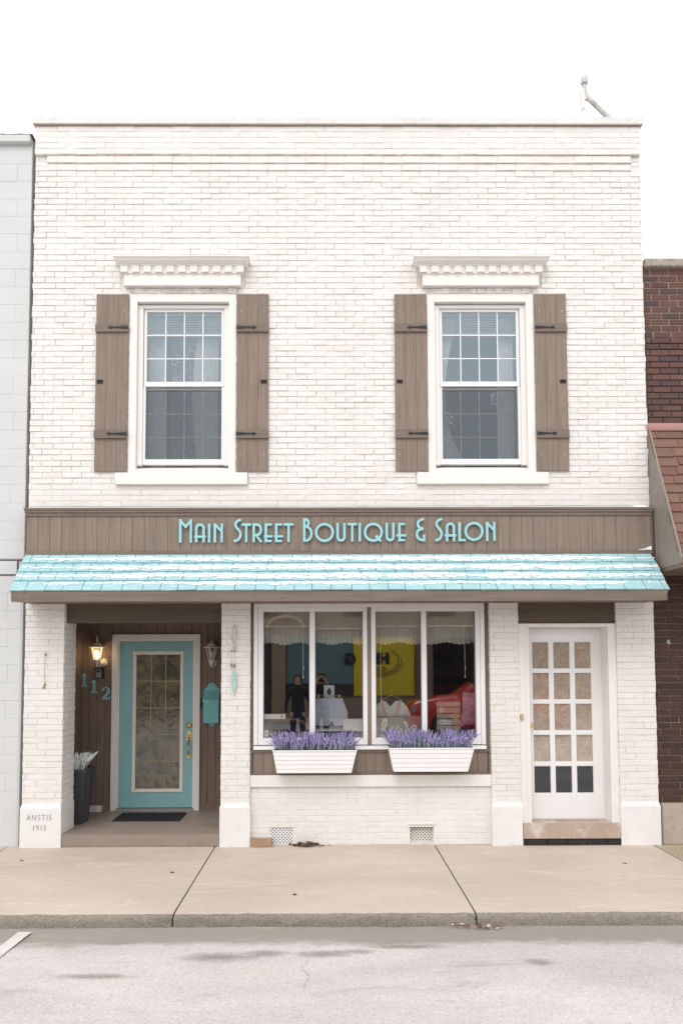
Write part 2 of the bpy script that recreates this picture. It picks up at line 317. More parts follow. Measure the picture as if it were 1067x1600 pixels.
# ------------------------------------------------------------------ mesh builder
def wloc(o):
    v = Vector((0, 0, 0))
    while o is not None: v += o.location; o = o.parent
    return v
class MB:
    def __init__(s): s.v = []; s.f = []; s.mi = []; s.cur = 0
    def quad(s, pts):
        n = len(s.v); s.v += [tuple(p) for p in pts]; s.f.append(tuple(range(n, n + len(pts)))); s.mi.append(s.cur)
    def box(s, x0, x1, y0, y1, z0, z1):
        n = len(s.v)
        s.v += [(x, y, z) for z in (z0, z1) for y in (y0, y1) for x in (x0, x1)]
        for f in ((0, 2, 3, 1), (4, 5, 7, 6), (0, 1, 5, 4), (2, 6, 7, 3), (0, 4, 6, 2), (1, 3, 7, 5)):
            s.f.append(tuple(n + i for i in f)); s.mi.append(s.cur)
        return s
    def hexa(s, p):       # 8 points: 4 bottom ring, 4 top ring (same order)
        n = len(s.v); s.v += [tuple(q) for q in p]
        for f in ((3, 2, 1, 0), (4, 5, 6, 7), (0, 1, 5, 4), (1, 2, 6, 5), (2, 3, 7, 6), (3, 0, 4, 7)):
            s.f.append(tuple(n + i for i in f)); s.mi.append(s.cur)
        return s
    def prism(s, poly, a, b, axes='xz'):  # outline in two axes, extruded over the third from a to b
        def mk(u, v, w):
            return {'xz': (u, w, v), 'yz': (w, u, v), 'xy': (u, v, w)}[axes]
        n = len(s.v); k = len(poly)
        s.v += [mk(u, v, a) for u, v in poly] + [mk(u, v, b) for u, v in poly]
        s.f.append(tuple(range(n, n + k))); s.f.append(tuple(range(n + 2 * k - 1, n + k - 1, -1))); s.mi += [s.cur] * 2
        for i in range(k):
            j = (i + 1) % k; s.f.append((n + i, n + k + i, n + k + j, n + j)); s.mi.append(s.cur)
        return s
    def tube(s, pts, r, seg=8, cap=True):
        pts = [Vector(p) for p in pts]; rs = r if isinstance(r, (list, tuple)) else [r] * len(pts)
        n = len(s.v); up = Vector((0, 0, 1))
        for i, p in enumerate(pts):
            t = (pts[min(i + 1, len(pts) - 1)] - pts[max(i - 1, 0)]).normalized()
            a = t.cross(up)
            if a.length < .05: a = t.cross(Vector((1, 0, 0)))
            a.normalize(); b = t.cross(a)
            for k in range(seg):
                an = 2 * PI * k / seg; s.v.append(tuple(p + (a * math.cos(an) + b * math.sin(an)) * rs[i]))
        for i in range(len(pts) - 1):
            for k in range(seg):
                k2 = (k + 1) % seg
                s.f.append((n + i * seg + k, n + i * seg + k2, n + (i + 1) * seg + k2, n + (i + 1) * seg + k)); s.mi.append(s.cur)
        if cap:
            s.f.append(tuple(n + k for k in range(seg))[::-1]); s.f.append(tuple(n + (len(pts) - 1) * seg + k for k in range(seg))); s.mi += [s.cur] * 2
        return s
    def lathe(s, c, prof, seg=16, axis='z'):   # prof: (radius, height)
        n = len(s.v)
        for r, h in prof:
            for k in range(seg):
                a = 2 * PI * k / seg; u, v = r * math.cos(a), r * math.sin(a)
                s.v.append({'z': (c[0] + u, c[1] + v, c[2] + h), 'y': (c[0] + u, c[1] + h, c[2] + v), 'x': (c[0] + h, c[1] + u, c[2] + v)}[axis])
        for i in range(len(prof) - 1):
            for k in range(seg):
                k2 = (k + 1) % seg
                s.f.append((n + i * seg + k, n + i * seg + k2, n + (i + 1) * seg + k2, n + (i + 1) * seg + k)); s.mi.append(s.cur)
        s.f.append(tuple(n + k for k in range(seg))[::-1]); s.f.append(tuple(n + (len(prof) - 1) * seg + k for k in range(seg))); s.mi += [s.cur] * 2
        return s
    def ribbon(s, pts, w, y0, y1, closed=False):  # flat stroke in the x-z plane with mitred joints
        P = [Vector(p) for p in pts]; k = len(P); L = []; Rr = []
        for i in range(k):
            a = P[i] - P[i - 1] if (i > 0 or closed) else P[1] - P[0]
            b = P[(i + 1) % k] - P[i] if (i < k - 1 or closed) else P[k - 1] - P[k - 2]
            a.normalize(); b.normalize(); t = (a + b)
            t = t.normalized() if t.length > 1e-4 else a
            nn = Vector((-t.y, t.x)); c = max(.45, abs(t.dot(a))); L.append(P[i] + nn * w / 2 / c); Rr.append(P[i] - nn * w / 2 / c)
        for i in range(k if closed else k - 1):
            j = (i + 1) % k
            s.hexa([(Rr[i].x, y0, Rr[i].y), (Rr[j].x, y0, Rr[j].y), (L[j].x, y0, L[j].y), (L[i].x, y0, L[i].y),
                    (Rr[i].x, y1, Rr[i].y), (Rr[j].x, y1, Rr[j].y), (L[j].x, y1, L[j].y), (L[i].x, y1, L[i].y)])
        return s
    def build(s, name, mats, parent=None, bevel=0, smooth=False, fix=True, at=None):
        off = wloc(parent) if parent else Vector((0, 0, 0))
        loc = Vector(at) - off if at is not None else Vector((0, 0, 0))
        base = off + loc
        me = bpy.data.meshes.new(name)
        me.from_pydata([tuple(Vector(v) - base) for v in s.v], [], s.f)
        if not isinstance(mats, (list, tuple)): mats = [mats]
        for m in mats: me.materials.append(MT[m] if isinstance(m, str) else m)
        if len(mats) > 1: me.polygons.foreach_set('material_index', s.mi)
        if fix:
            bm = bmesh.new(); bm.from_mesh(me); bmesh.ops.recalc_face_normals(bm, faces=bm.faces)
            if bevel: bmesh.ops.bevel(bm, geom=[e for e in bm.edges if len(e.link_faces) == 2 and e.calc_face_angle(0) > .5], offset=bevel, segments=2, affect='EDGES', clamp_overlap=True)
            bm.to_mesh(me); bm.free()
        if smooth:
            me.polygons.foreach_set('use_smooth', [True] * len(me.polygons))
        me.update()
        o = bpy.data.objects.new(name, me); col.objects.link(o); o.location = loc
        if parent: o.parent = parent
        return o
def tag(o, label=None, cat=None, group=None, kind=None):
    if label: o['label'] = label
    if cat: o['category'] = cat
    if group: o['group'] = group
    if kind: o['kind'] = kind
    return o
def empty(name, loc, label, cat, group=None):
    o = bpy.data.objects.new(name, None); col.objects.link(o); o.location = loc; o.empty_display_size = .2
    return tag(o, label, cat, group)
def copy_tree(o, parent=None):
    c = o.copy(); col.objects.link(c)
    if parent is not None: c.parent = parent
    for ch in list(o.children): copy_tree(ch, c)
    return c
def text_mesh(name, txt, size, x, y, z, depth, mat, parent, mirror=False, sx=1, center=True, rot=True, spacing=1, bold=0):
    cu = bpy.data.curves.new(name, 'FONT'); cu.body = txt; cu.size = size; cu.extrude = depth / 2; cu.offset = bold
    cu.align_x = 'CENTER' if center else 'LEFT'; cu.resolution_u = 3; cu.space_character = spacing
    t = bpy.data.objects.new(name, cu); col.objects.link(t)
    dg = bpy.context.evaluated_depsgraph_get(); me = bpy.data.meshes.new_from_object(t.evaluated_get(dg))
    bpy.data.objects.remove(t); me.name = name
    off = wloc(parent) if parent else Vector((0, 0, 0))
    rot_m = Matrix.Rotation(PI / 2, 4, 'X')
    if mirror: rot_m = Matrix.Rotation(PI, 4, 'Z') @ rot_m
    me.transform(Matrix.Translation(Vector((x, y, z)) - off) @ rot_m @ Matrix.Scale(sx, 4, (1, 0, 0)))
    me.materials.clear(); me.materials.append(MT[mat])
    o = bpy.data.objects.new(name, me); col.objects.link(o); o.parent = parent
    return o

# brick panel: u runs along x (or y), proud towards -y (or +-x)
def bricks(mb, u0, u1, z0, z1, face, axis='x', sgn=-1, holes=(), course=.0655, length=.216, jh=.008, jv=.006, proud=.008, jit=.0014, dj=.0022, seed=1, ends=0.0, phase=0, fill=0):
    rnd = random.Random(seed)
    n = max(1, round((z1 - z0) / course)); ch = (z1 - z0) / n
    for i in range(n):
        za, zb = z0 + i * ch + jh * rnd.uniform(.3, .6), z0 + (i + 1) * ch - jh * rnd.uniform(.3, .6)
        zm = (za + zb) / 2
        spans = [(u0, u1)]
        for (a, b, c, d) in holes:
            if zm > c and zm < d:
                ns = []
                for (s, e) in spans:
                    if b <= s or a >= e: ns.append((s, e)); continue
                    if a > s: ns.append((s, a))
                    if b < e: ns.append((b, e))
                spans = ns
        shift = ((i + phase) % 2) * length / 2 + rnd.uniform(-.012, .012)
        k0 = int((u0 - shift) / length) - 2
        for k in range(k0, k0 + int((u1 - u0) / length) + 5):
            a = k * length + shift + jv / 2 + rnd.uniform(-.002, .002); b = (k + 1) * length + shift - jv / 2 + rnd.uniform(-.002, .002)
            if rnd.random() < fill: b += jv + .001
            zl = -jh * .45 if rnd.random() < fill * .5 else 0
            for (s, e) in spans:
                aa, bb = max(a, s), min(b, e)
                if ends and aa == s: aa += rnd.uniform(-ends, ends)
                if ends and bb == e: bb += rnd.uniform(-ends, ends)
                if bb - aa < .015: continue
                p = proud + rnd.uniform(-dj, dj); t = [rnd.uniform(-jit, jit) for _ in range(12)]
                def P(u, z, w):
                    return (u, face + sgn * w, z) if axis == 'x' else (face + sgn * w, u, z)
                c1 = .0035
                t[1] += zl; t[3] += zl
                back = [P(aa + t[0], za + t[1], -.004), P(bb + t[2], za + t[3], -.004), P(bb + t[4], zb + t[5], -.004), P(aa + t[6], zb + t[7], -.004)]
                mid = [P(aa + t[0], za + t[1], p - c1), P(bb + t[2], za + t[3], p - c1), P(bb + t[4], zb + t[5], p - c1), P(aa + t[6], zb + t[7], p - c1)]
                fr = [P(aa + t[0] + c1, za + t[1] + c1, p + t[8]), P(bb + t[2] - c1, za + t[3] + c1, p + t[9]), P(bb + t[4] - c1, zb + t[5] - c1, p + t[10]), P(aa + t[6] + c1, zb + t[7] - c1, p + t[11])]
                nn = len(mb.v); mb.v += back + mid + fr
                for q in range(4):
                    r = (q + 1) % 4
                    mb.f += [(nn + q, nn + r, nn + 4 + r, nn + 4 + q), (nn + 4 + q, nn + 4 + r, nn + 8 + r, nn + 8 + q)]; mb.mi += [mb.cur] * 2
                mb.f.append((nn + 8, nn + 9, nn + 10, nn + 11)); mb.mi.append(mb.cur)
def slab_holes(mb, x0, x1, z0, z1, y0, y1, holes):
    xs = sorted({x0, x1} | {h[0] for h in holes} | {h[1] for h in holes}); zs = sorted({z0, z1} | {h[2] for h in holes} | {h[3] for h in holes})
    for i in range(len(zs) - 1):
        zm = (zs[i] + zs[i + 1]) / 2; run = None
        for j in range(len(xs) - 1):
            xm = (xs[j] + xs[j + 1]) / 2
            solid = not any(h[0] < xm < h[1] and h[2] < zm < h[3] for h in holes)
            if solid and run is None: run = xs[j]
            if (not solid or j == len(xs) - 2) and run is not None:
                mb.box(run, xs[j + 1] if solid else xs[j], y0, y1, zs[i], zs[i + 1]); run = None
def boards(mb, x0, x1, z0, z1, yb, yf, w, gap=.004, seed=3, ch=.002):
    n = max(1, round((x1 - x0) / w)); bw = (x1 - x0) / n; rnd = random.Random(seed)
    for i in range(n):
        a, b = x0 + i * bw + gap / 2, x0 + (i + 1) * bw - gap / 2; f = yf + rnd.uniform(-.0008, .0008)
        mb.prism([(a, yb), (b, yb), (b, f + ch), (b - ch, f), (a + ch, f), (a, f + ch)], z0, z1, 'xy')

# ------------------------------------------------------------------ ground
GZ = .03; RZ = -.055
def grid_sheet(name, xs, ys, zf, mat, kind='structure'):
    mb = MB(); nx, ny = len(xs), len(ys)
    for y in ys:
        for x in xs: mb.v.append((x, y, zf(x, y)))
    for j in range(ny - 1):
        for i in range(nx - 1):
            mb.f.append((j * nx + i, j * nx + i + 1, (j + 1) * nx + i + 1, (j + 1) * nx + i)); mb.mi.append(0)
    o = mb.build(name, mat, smooth=True); tag(o, kind=kind); return o
mb = MB(); mb.box(-400, 400, -400, 400, -.6, RZ - .02); tag(mb.build('ground', 'road'), kind='structure')
def lin(a, b, n): return [a + (b - a) * i / n for i in range(n + 1)]
grid_sheet('road', [-60] + lin(-8, 8, 64) + [60], [-17.6] + lin(-10, -2.1, 60), lambda x, y: RZ + .004 * noise.noise(Vector((x * .8, y * .8, 0))) - .006 * max(0, min(1, (y + 2.7) / .5)), 'road')
# parking line
mb = MB(); rnd = random.Random(5)
ys = lin(-2.3, -7.5, 40)
for i in range(40):
    a = [-2.345 - .055 * (-2.3 - ys[i + k]) for k in (0, 1)]
    mb.quad([(a[0], ys[i], RZ + .009), (a[0] + .1, ys[i], RZ + .009), (a[1] + .1, ys[i + 1], RZ + .009), (a[1], ys[i + 1], RZ + .009)])
mb.cur = 0
tag(mb.build('road_marking', 'line', fix=False), kind='structure')
# stains and crack on the road
def blot(name, cx, cy, rx, ry, mat, seed, z=RZ + .007):
    mb = MB(); pts = []
    for k in range(48):
        a = 2 * PI * k / 48; q = 1 + .45 * noise.noise(Vector((math.cos(a) * 1.7 + seed * 9, math.sin(a) * 1.7, seed)))
        pts.append((cx + rx * q * math.cos(a), cy + ry * q * math.sin(a), z))
    mb.quad(pts); return mb
MT['stain'] = None
def mat_stain():
    m = bpy.data.materials.new('oil stain'); m.use_nodes = True; nt = m.node_tree; nt.nodes.clear()
    out = nt.nodes.new('ShaderNodeOutputMaterial'); d = N(nt, 'BsdfDiffuse'); d.inputs[0].default_value = (.24, .205, .18, 1)
    t = N(nt, 'BsdfTransparent'); mx = N(nt, 'MixShader')
    g = N(nt, 'TexCoord'); mp = N(nt, 'Mapping'); nt.links.new(g.outputs['Generated'], mp.inputs[0])
    sub = N(nt, 'VectorMath', operation='SUBTRACT'); sub.inputs[1].default_value = (.5, .5, 0); nt.links.new(mp.outputs[0], sub.inputs[0])
    sp = N(nt, 'SeparateXYZ'); nt.links.new(sub.outputs[0], sp.inputs[0])
    cb = N(nt, 'CombineXYZ'); nt.links.new(sp.outputs[0], cb.inputs[0]); nt.links.new(sp.outputs[1], cb.inputs[1])
    ln = N(nt, 'VectorMath', operation='LENGTH'); nt.links.new(cb.outputs[0], ln.inputs[0])
    n = noise_n(nt, coords(nt, (1, 2, 1), 'World'), 7, 6, .7)
    ad = N(nt, 'Math', operation='MULTIPLY_ADD'); ad.inputs[1].default_value = .55; nt.links.new(n, ad.inputs[0]); nt.links.new(ln.outputs['Value'], ad.inputs[2])
    f = ramp(nt, ad.outputs[0], [(.38, (.40,) * 3), (.72, (0, 0, 0))])
    nt.links.new(f, mx.inputs[0]); nt.links.new(t.outputs[0], mx.inputs[1]); nt.links.new(d.outputs[0], mx.inputs[2]); nt.links.new(mx.outputs[0], out.inputs[0]); return m
MT['stain'] = mat_stain()
mb = None
for i, (x, y, rx, ry) in enumerate([(-.72, -2.79, .36, .11), (-.42, -2.73, .20, .07), (-.05, -2.74, .30, .08), (.22, -2.70, .18, .05), (1.44, -2.90, .16, .06), (.62, -2.62, .38, .05), (-1.6, -3.1, .4, .05)]):
    tag(blot('road_stain', x, y, rx, ry, 'stain', i + 1, RZ + .008 + .0003 * i).build('road_stain', 'stain', fix=False), kind='structure')
# pavement slabs: top, rounded arris and ragged face in one sheet, gaps between slabs
prof = [(.9, 0), (.2, 0), (-.3, 0), (-.8, 0), (-1.3, 0), (-1.8, 0), (-2.0, 0), (-2.1, -.001), (-2.135, -.003), (-2.155, -.009), (-2.168, -.022), (-2.176, -.045), (-2.18, -.08), (-2.182, -.12), (-2.182, -.16)]
def slab(x0, x1, seed, mat='walk'):
    n = max(4, int((x1 - x0) / .02)); mb = MB(); m = len(prof)
    for i in range(n + 1):
        x = x0 + (x1 - x0) * i / n
        ed = min(i, n - i); chip = -.012 * max(0, 1 - ed / 1.5)
        for (y, z) in prof:
            q = 1 if y < -2.05 else 0
            d = q * (.012 * noise.noise(Vector((x * 9, z * 30, seed))) + .008 * noise.noise(Vector((x * 35, z * 60, seed))))
            dz = q * (z > -.05) * .006 * noise.noise(Vector((x * 6, 5, seed))) + .0015 * noise.noise(Vector((x * 1.5, y * 1.5, seed)))
            mb.v.append((x, y + d - q * chip * .5, GZ + z + dz + chip * .3 * (z > -.02)))
    for i in range(n):
        for j in range(m - 1):
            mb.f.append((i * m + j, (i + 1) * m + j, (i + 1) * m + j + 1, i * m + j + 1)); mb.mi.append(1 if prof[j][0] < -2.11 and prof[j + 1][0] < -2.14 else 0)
    for i in (0, n):      # joint flanks
        for j in range(m - 1):
            a = mb.v[i * m + j]; b = mb.v[i * m + j + 1]
            k = len(mb.v); mb.v += [a, b, (b[0], b[1], -.2), (a[0], a[1], -.2)]; mb.f.append((k, k + 1, k + 2, k + 3)); mb.mi.append(1)
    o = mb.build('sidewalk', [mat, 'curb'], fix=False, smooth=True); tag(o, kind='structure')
g = .006
slab(-7.0, -5.9, 1); slab(-5.88, -3.44 - g, 2); slab(-3.44 + g, -1.203 - g, 3); slab(-1.203 + g, 1.166 - g, 4); slab(1.166 + g, 3.52 - g, 5); slab(3.52 + g, 5.9, 6, 'gravelslab'); slab(5.92, 8.2, 7)
mb = MB(); mb.box(-30, -7.01, -2.18, .9, -.2, GZ); mb.box(8.21, 30, -2.18, .9, -.2, GZ); tag(mb.build('sidewalk', 'walk'), kind='structure')
mb = MB(); mb.box(-8, 8, -2.15, .9, -.25, GZ - .022); tag(mb.build('sidewalk_joint_fill', 'jointdirt'), kind='structure')

# ------------------------------------------------------------------ main building
BL = empty('brick_shop_building', (0, 0, GZ), 'two storey white painted brick shop building with taupe shutters and aqua shingle canopy', 'building')
HW, ZT = .512, 6.045
WC = (-1.592, 1.732)
holes = [(c - HW - .02, c + HW + .02, 4.08, ZT + .02) for c in WC]
XL, XR = -3.275, 3.575
mb = MB(); slab_holes(mb, XL, XR, 2.66, 8.08, 0, .3, holes); wall = mb.build('wall', 'wjoint', BL)
mb = MB()
bh = [(c - .60, c + .60, 4.09, 6.136) for c in WC] + [(c - .70, c + .70, 6.20, 6.46) for c in WC] + [(c - .735, c + .735, 3.965, 4.1) for c in WC]
bricks(mb, XL, XR, 3.98, 7.57, 0, holes=bh, seed=11, ends=.008, fill=.12, jv=.0055, jh=.0065, dj=.003, jit=.002)
bricks(mb, XL, XR, 3.665, 3.98, 0, holes=bh, seed=18, ends=.006, fill=.6, jv=.003, jh=.0035, proud=.006, dj=.0015)
bricks(mb, XL, XR, 7.57, 7.735, 0, seed=14, jh=.003, jv=.002, proud=.006, fill=.4)
mb.build('brickwork', 'wbrick', wall, fix=False)
mb = MB()        # stepped brick corbels and frieze under the coping
bricks(mb, XL + .005, XR - .005, 7.745, 8.075, -.038, seed=12, jh=.0022, jv=.0015, proud=.004, ends=.004, fill=.5)
bricks(mb, -3.14, 3.476, 7.655, 7.735, -.024, seed=15, jh=.003, jv=.003, proud=.004, course=.08)
bricks(mb, -3.135, 3.47, 7.575, 7.65, -.011, seed=16, jh=.003, jv=.003, proud=.004, course=.08)
mb.build('corbel_brickwork', 'wbrick', wall, fix=False)
mb = MB(); mb.box(XL + .006, XR - .006, -.038, 0, 7.742, 8.078); mb.box(-3.138, 3.474, -.024, -.0002, 7.655, 7.7415); mb.box(-3.132, 3.468, -.011, -.0001, 7.575, 7.6545)
mb.build('corbel', 'wjoint', wall)
# coping with slightly uneven top
mb = MB(); n = 70; rnd = random.Random(8)
xs = lin(-3.295, 3.60, n); zt = [8.166 + rnd.uniform(-.004, .004) + .004 * noise.noise(Vector((x, 0, 0))) for x in xs]
for i in range(n):
    a, b = xs[i], xs[i + 1]
    mb.hexa([(a, -.075, 8.083), (b, -.075, 8.083), (b, .34, 8.083), (a, .34, 8.083), (a, -.07, zt[i]), (b, -.07, zt[i + 1]), (b, .34, zt[i + 1] + .02), (a, .34, zt[i] + .02)])
mb.build('coping', 'coping', BL)
mb = MB(); mb.box(-3.27, 3.57, -.05, 0, 8.068, 8.083); mb.build('coping_bed', 'nmortar', BL)
# side and rear shell, roof
mb = MB(); mb.box(-3.30, -3.10, .3, 11, 0, 8.0); mb.box(3.42, 3.60, .3, 11, 0, 8.0); mb.box(-3.10, 3.42, 10.8, 11, 0, 8.0)
mb.build('side_wall', 'wbrick', BL)
mb = MB(); mb.box(-3.1, 3.42, .3, 10.8, 7.6, 7.7); mb.build('roof', 'tar', BL)
mb = MB()        # rooms behind the glass
mb.box(-3.1, 3.42, 5.8, 5.9, 0, 7.6); mb.box(-3.1, 3.42, .3, 5.8, 6.7, 6.75)
mb.box(-.02, .02, .302, 5.8, 3.9, 6.7)
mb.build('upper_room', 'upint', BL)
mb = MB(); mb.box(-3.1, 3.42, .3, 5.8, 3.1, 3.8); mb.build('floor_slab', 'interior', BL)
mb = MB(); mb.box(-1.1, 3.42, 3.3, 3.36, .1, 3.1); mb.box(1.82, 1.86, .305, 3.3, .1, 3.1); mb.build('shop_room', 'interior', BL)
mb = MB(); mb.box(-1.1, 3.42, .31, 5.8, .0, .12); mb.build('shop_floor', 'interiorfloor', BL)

# piers
def pier(x0, x1, depth, seed, left=True, right=True, pz=.49, plx=None):
    mb = MB(); mb.box(x0, x1, 0, depth, GZ, 2.66); p = mb.build('pier', 'wjoint', BL)
    mb = MB(); bricks(mb, x0 - .004, x1 + .004, pz - .01, 2.655, 0, seed=seed, proud=.006, ends=.003, jh=.0045, jv=.003, fill=.45)
    if right: bricks(mb, .004, depth, pz - .01, 2.655, x1, 'y', 1, seed=seed + 1, proud=.007, ends=.002, jh=.006, jv=.004, phase=1)
    if left: bricks(mb, .004, depth, pz - .01, 2.655, x0, 'y', -1, seed=seed + 2, proud=.007, ends=.002, jh=.006, jv=.004, phase=1)
    mb.build('brickwork', 'wbrick', p, fix=False)
    a, b = (plx or (x0 - .012, x1 + .012))
    mb = MB(); d2 = depth + (.01 if right else -.002)
    mb.hexa([(a, -.028, GZ), (b, -.028, GZ), (b, d2, GZ), (a, d2, GZ), (a, -.028, pz - .045), (b, -.028, pz - .045), (b, d2, pz - .045), (a, d2, pz - .045)])
    t = .014
    mb.hexa([(a, -.028, pz - .045), (b, -.028, pz - .045), (b, d2, pz - .045), (a, d2, pz - .045), (a + t, -.012, pz), (b - t, -.012, pz), (b - t, d2, pz), (a + t, d2, pz)])
    mb.build('plinth', 'wstone', p)
    return p
pierA = pier(-3.278, -2.862, .37, 21)
pierB = pier(-1.140, -.836, .30, 31)
pierC = pier(1.790, 2.095, .30, 41)
pierD = pier(3.178, 3.585, .30, 51)
text_mesh('inscription', 'ANSTIS', .086, -3.083, -.0295, .322, .003, 'grey', pierA, sx=.82, spacing=1.25, bold=-.001)
text_mesh('inscription', '1915', .086, -3.080, -.0295, .212, .003, 'grey', pierA, sx=.82, spacing=1.15, bold=-.001)
# porch shell
PF = .165
mb = MB(); mb.box(-2.874, -1.154, -.012, .372, GZ, PF); mb.box(-3.09, -1.105, .372, 1.30, GZ, PF); mb.build('porch_floor', 'taupepaint', BL, bevel=.006)
mb = MB(); slab_holes(mb, -3.10, -1.10, PF, 2.9, 1.325, 1.40, [(-2.66, -1.64, PF, 2.34)]); pw = mb.build('porch_wall', 'darkwood', BL)
mb = MB()
boards(mb, -3.09, -2.70, PF, 2.66, 1.324, 1.302, .098, .003, 4)
boards(mb, -1.60, -1.105, PF, 2.66, 1.324, 1.302, .098, .003, 5)
boards(mb, -2.70, -1.60, 2.378, 2.66, 1.324, 1.302, .11, .003, 6)
mb.build('siding', 'darkwood', pw, fix=False)
mb = MB(); mb.box(-3.09, -2.705, 1.285, 1.302, PF, .24); mb.build('baseboard', 'darkwood', pw); mb = MB(); mb.box(-1.595, -1.105, 1.285, 1.302, PF, .24); mb.build('baseboard', 'darkwood', pw)
mb = MB(); mb.box(-3.095, -3.09, .37, 1.325, PF, 2.66); mb.build('porch_side_panel', 'darkwood', BL); mb = MB(); mb.box(-1.105, -1.098, .30, 1.325, PF, 2.66); mb.build('porch_side_panel', 'darkwood', BL)
mb = MB(); mb.box(-3.1, 3.42, .301, 1.4, 2.66, 2.72); mb.box(-3.27, 3.57, -.0, .301, 2.656, 2.6595); mb.build('porch_ceiling', 'darkwood', BL)
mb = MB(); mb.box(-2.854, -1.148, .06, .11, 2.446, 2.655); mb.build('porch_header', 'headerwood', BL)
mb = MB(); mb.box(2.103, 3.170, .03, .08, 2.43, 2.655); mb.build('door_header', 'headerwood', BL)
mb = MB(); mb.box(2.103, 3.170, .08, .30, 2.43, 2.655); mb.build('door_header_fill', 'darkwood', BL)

# ---- teal entrance door
D = MB()
for a, b in ((-2.704, -2.628), (-1.668, -1.594)): D.box(a, b, 1.262, 1.34, PF, 2.372)
D.box(-2.628, -1.668, 1.262, 1.34, 2.302, 2.372)
D.cur = 1
df = D.build('door_frame', ['trim', 'trim'], BL, bevel=.003)
mb = MB(); mb.box(-2.628, -2.612, 1.285, 1.34, PF + .03, 2.302); mb.box(-1.684, -1.668, 1.285, 1.34, PF + .03, 2.302); mb.box(-2.612, -1.684, 1.285, 1.34, 2.288, 2.302); mb.build('door_stop', 'trim', df)
mb = MB(); mb.box(-2.63, -1.666, 1.24, 1.34, PF, PF + .028); mb.build('threshold', 'grey', df)
mb = MB(); LX0, LX1, LZ0, LZ1 = -2.435, -1.812, .40, 2.15
slab_holes(mb, -2.610, -1.686, .20, 2.286, 1.297, 1.337, [(LX0, LX1, LZ0, LZ1)])
dr = mb.build('entrance_door', 'teal', BL); dr['label'] = 'teal painted entrance door with tall leaded glass light'
mb = MB(); w = .034
for a in ((LX0 - .008, LX0 + w, LZ0 - .008, LZ1 + .008), (LX1 - w, LX1 + .008, LZ0 - .008, LZ1 + .008), (LX0 + w, LX1 - w, LZ1 - w, LZ1 + .008), (LX0 + w, LX1 - w, LZ0 - .008, LZ0 + w)):
    mb.box(a[0], a[1], 1.284, 1.296, a[2], a[3])
mb.build('lite_frame', 'trim', dr, bevel=.003)
mb = MB(); mb.box(LX0, LX1, 1.310, 1.318, LZ0, LZ1); mb.build('pane', 'doorglass', dr)
mb = MB()
gx0, gx1, gz0, gz1 = LX0 + w, LX1 - w, LZ0 + w, LZ1 - w
for i in range(0, 4):
    x = gx0 + (gx1 - gx0) * i / 3; mb.box(x - .004, x + .004, 1.301, 1.3098, gz0, gz1)
for i in range(0, 6):
    z = gz0 + (gz1 - gz0) * i / 5; mb.box(gx0, gx1, 1.302, 1.3095, z - .004, z + .004)
mb.build('leading', 'brassdull', dr)
mb = MB(); mb.lathe((-1.728, 1.292, 1.225), [(.036, 0), (.036, -.008), (.024, -.014), (.018, -.03)], 20, 'y'); mb.box(-1.732, -1.724, 1.25, 1.262, 1.212, 1.24); mb.build('deadbolt', 'brass', dr, smooth=False)
mb = MB()
mb.prism([(-1.728 + .031 * math.cos(a) , 1.082 + .072 * math.sin(a)) for a in [2 * PI * k / 20 for k in range(20)]], 1.284, 1.294)
mb.lathe((-1.728, 1.284, 1.105), [(.017, 0), (.017, -.012), (.008, -.016)], 14, 'y')
mb.tube([(-1.728, 1.285, 1.05), (-1.728, 1.25, 1.035), (-1.732, 1.225, .99), (-1.732, 1.222, .93), (-1.730, 1.24, .875), (-1.728, 1.285, .85)], [.008, .009, .011, .011, .009, .01], 10)
mb.prism([(-1.728 + .022 * math.cos(a), .845 + .034 * math.sin(a)) for a in [2 * PI * k / 16 for k in range(16)]], 1.284, 1.294)
mb.tube([(-1.728, 1.286, 1.045), (-1.728, 1.25, 1.06), (-1.728, 1.235, 1.075)], [.01, .01, .012], 8)
mb.build('handle', 'brass', dr, smooth=False)

# ---- white side door
mb = MB()
mb.box(2.098, 2.168, .012, .06, .262, 2.425); mb.box(3.083, 3.172, .012, .06, .262, 2.425); mb.box(2.168, 3.086, .012, .06, 2.385, 2.425)
mb.box(2.168, 2.222, .028, .30, .262, 2.385); mb.box(3.0785, 3.172, .0605, .30, .262, 2.425); mb.box(2.222, 3.079, .04, .30, 2.383, 2.424)
sf = mb.build('door_frame', 'trim', BL, bevel=.002)
mb = MB(); mb.box(2.099, 2.12, .061, .3, .263, 2.42); mb.build('weather_strip', 'trim', sf)
cxs = [2.298 + .2375 * i for i in range(3)]; czs = [.545 + .3448 * i for i in range(5)]
hl = [(x, x + .196, z, z + .308) for x in cxs for z in czs]
mb = MB(); slab_holes(mb, 2.226, 3.077, .27, 2.380, .20, .24, hl); sdoor = mb.build('side_door', 'vinyl', BL)
sdoor['label'] = 'white glazed side door with fifteen small panes'
mb = MB()
for h in hl:
    q = .007
    mb.box(h[0], h[0] + q, .203, .222, h[2], h[3]); mb.box(h[1] - q, h[1], .203, .222, h[2], h[3]); mb.box(h[0] + q, h[1] - q, .203, .222, h[2], h[2] + q); mb.box(h[0] + q, h[1] - q, .203, .222, h[3] - q, h[3])
mb.build('glazing_bead', 'vinyl', sdoor)
for h in hl:
    mb = MB(); mb.box(h[0] + .001, h[1] - .001, .2225, .230, h[2] + .001, h[3] - .001)
    mb.build('pane', 'darkglass' if h[2] < .6 else 'film', sdoor)
mb = MB(); mb.lathe((2.256, .2, 1.302), [(.024, 0), (.024, -.006), (.012, -.014), (.012, -.03), (.029, -.038), (.032, -.055), (.022, -.068), (.006, -.071)], 18, 'y'); mb.build('knob', 'brass', sdoor)
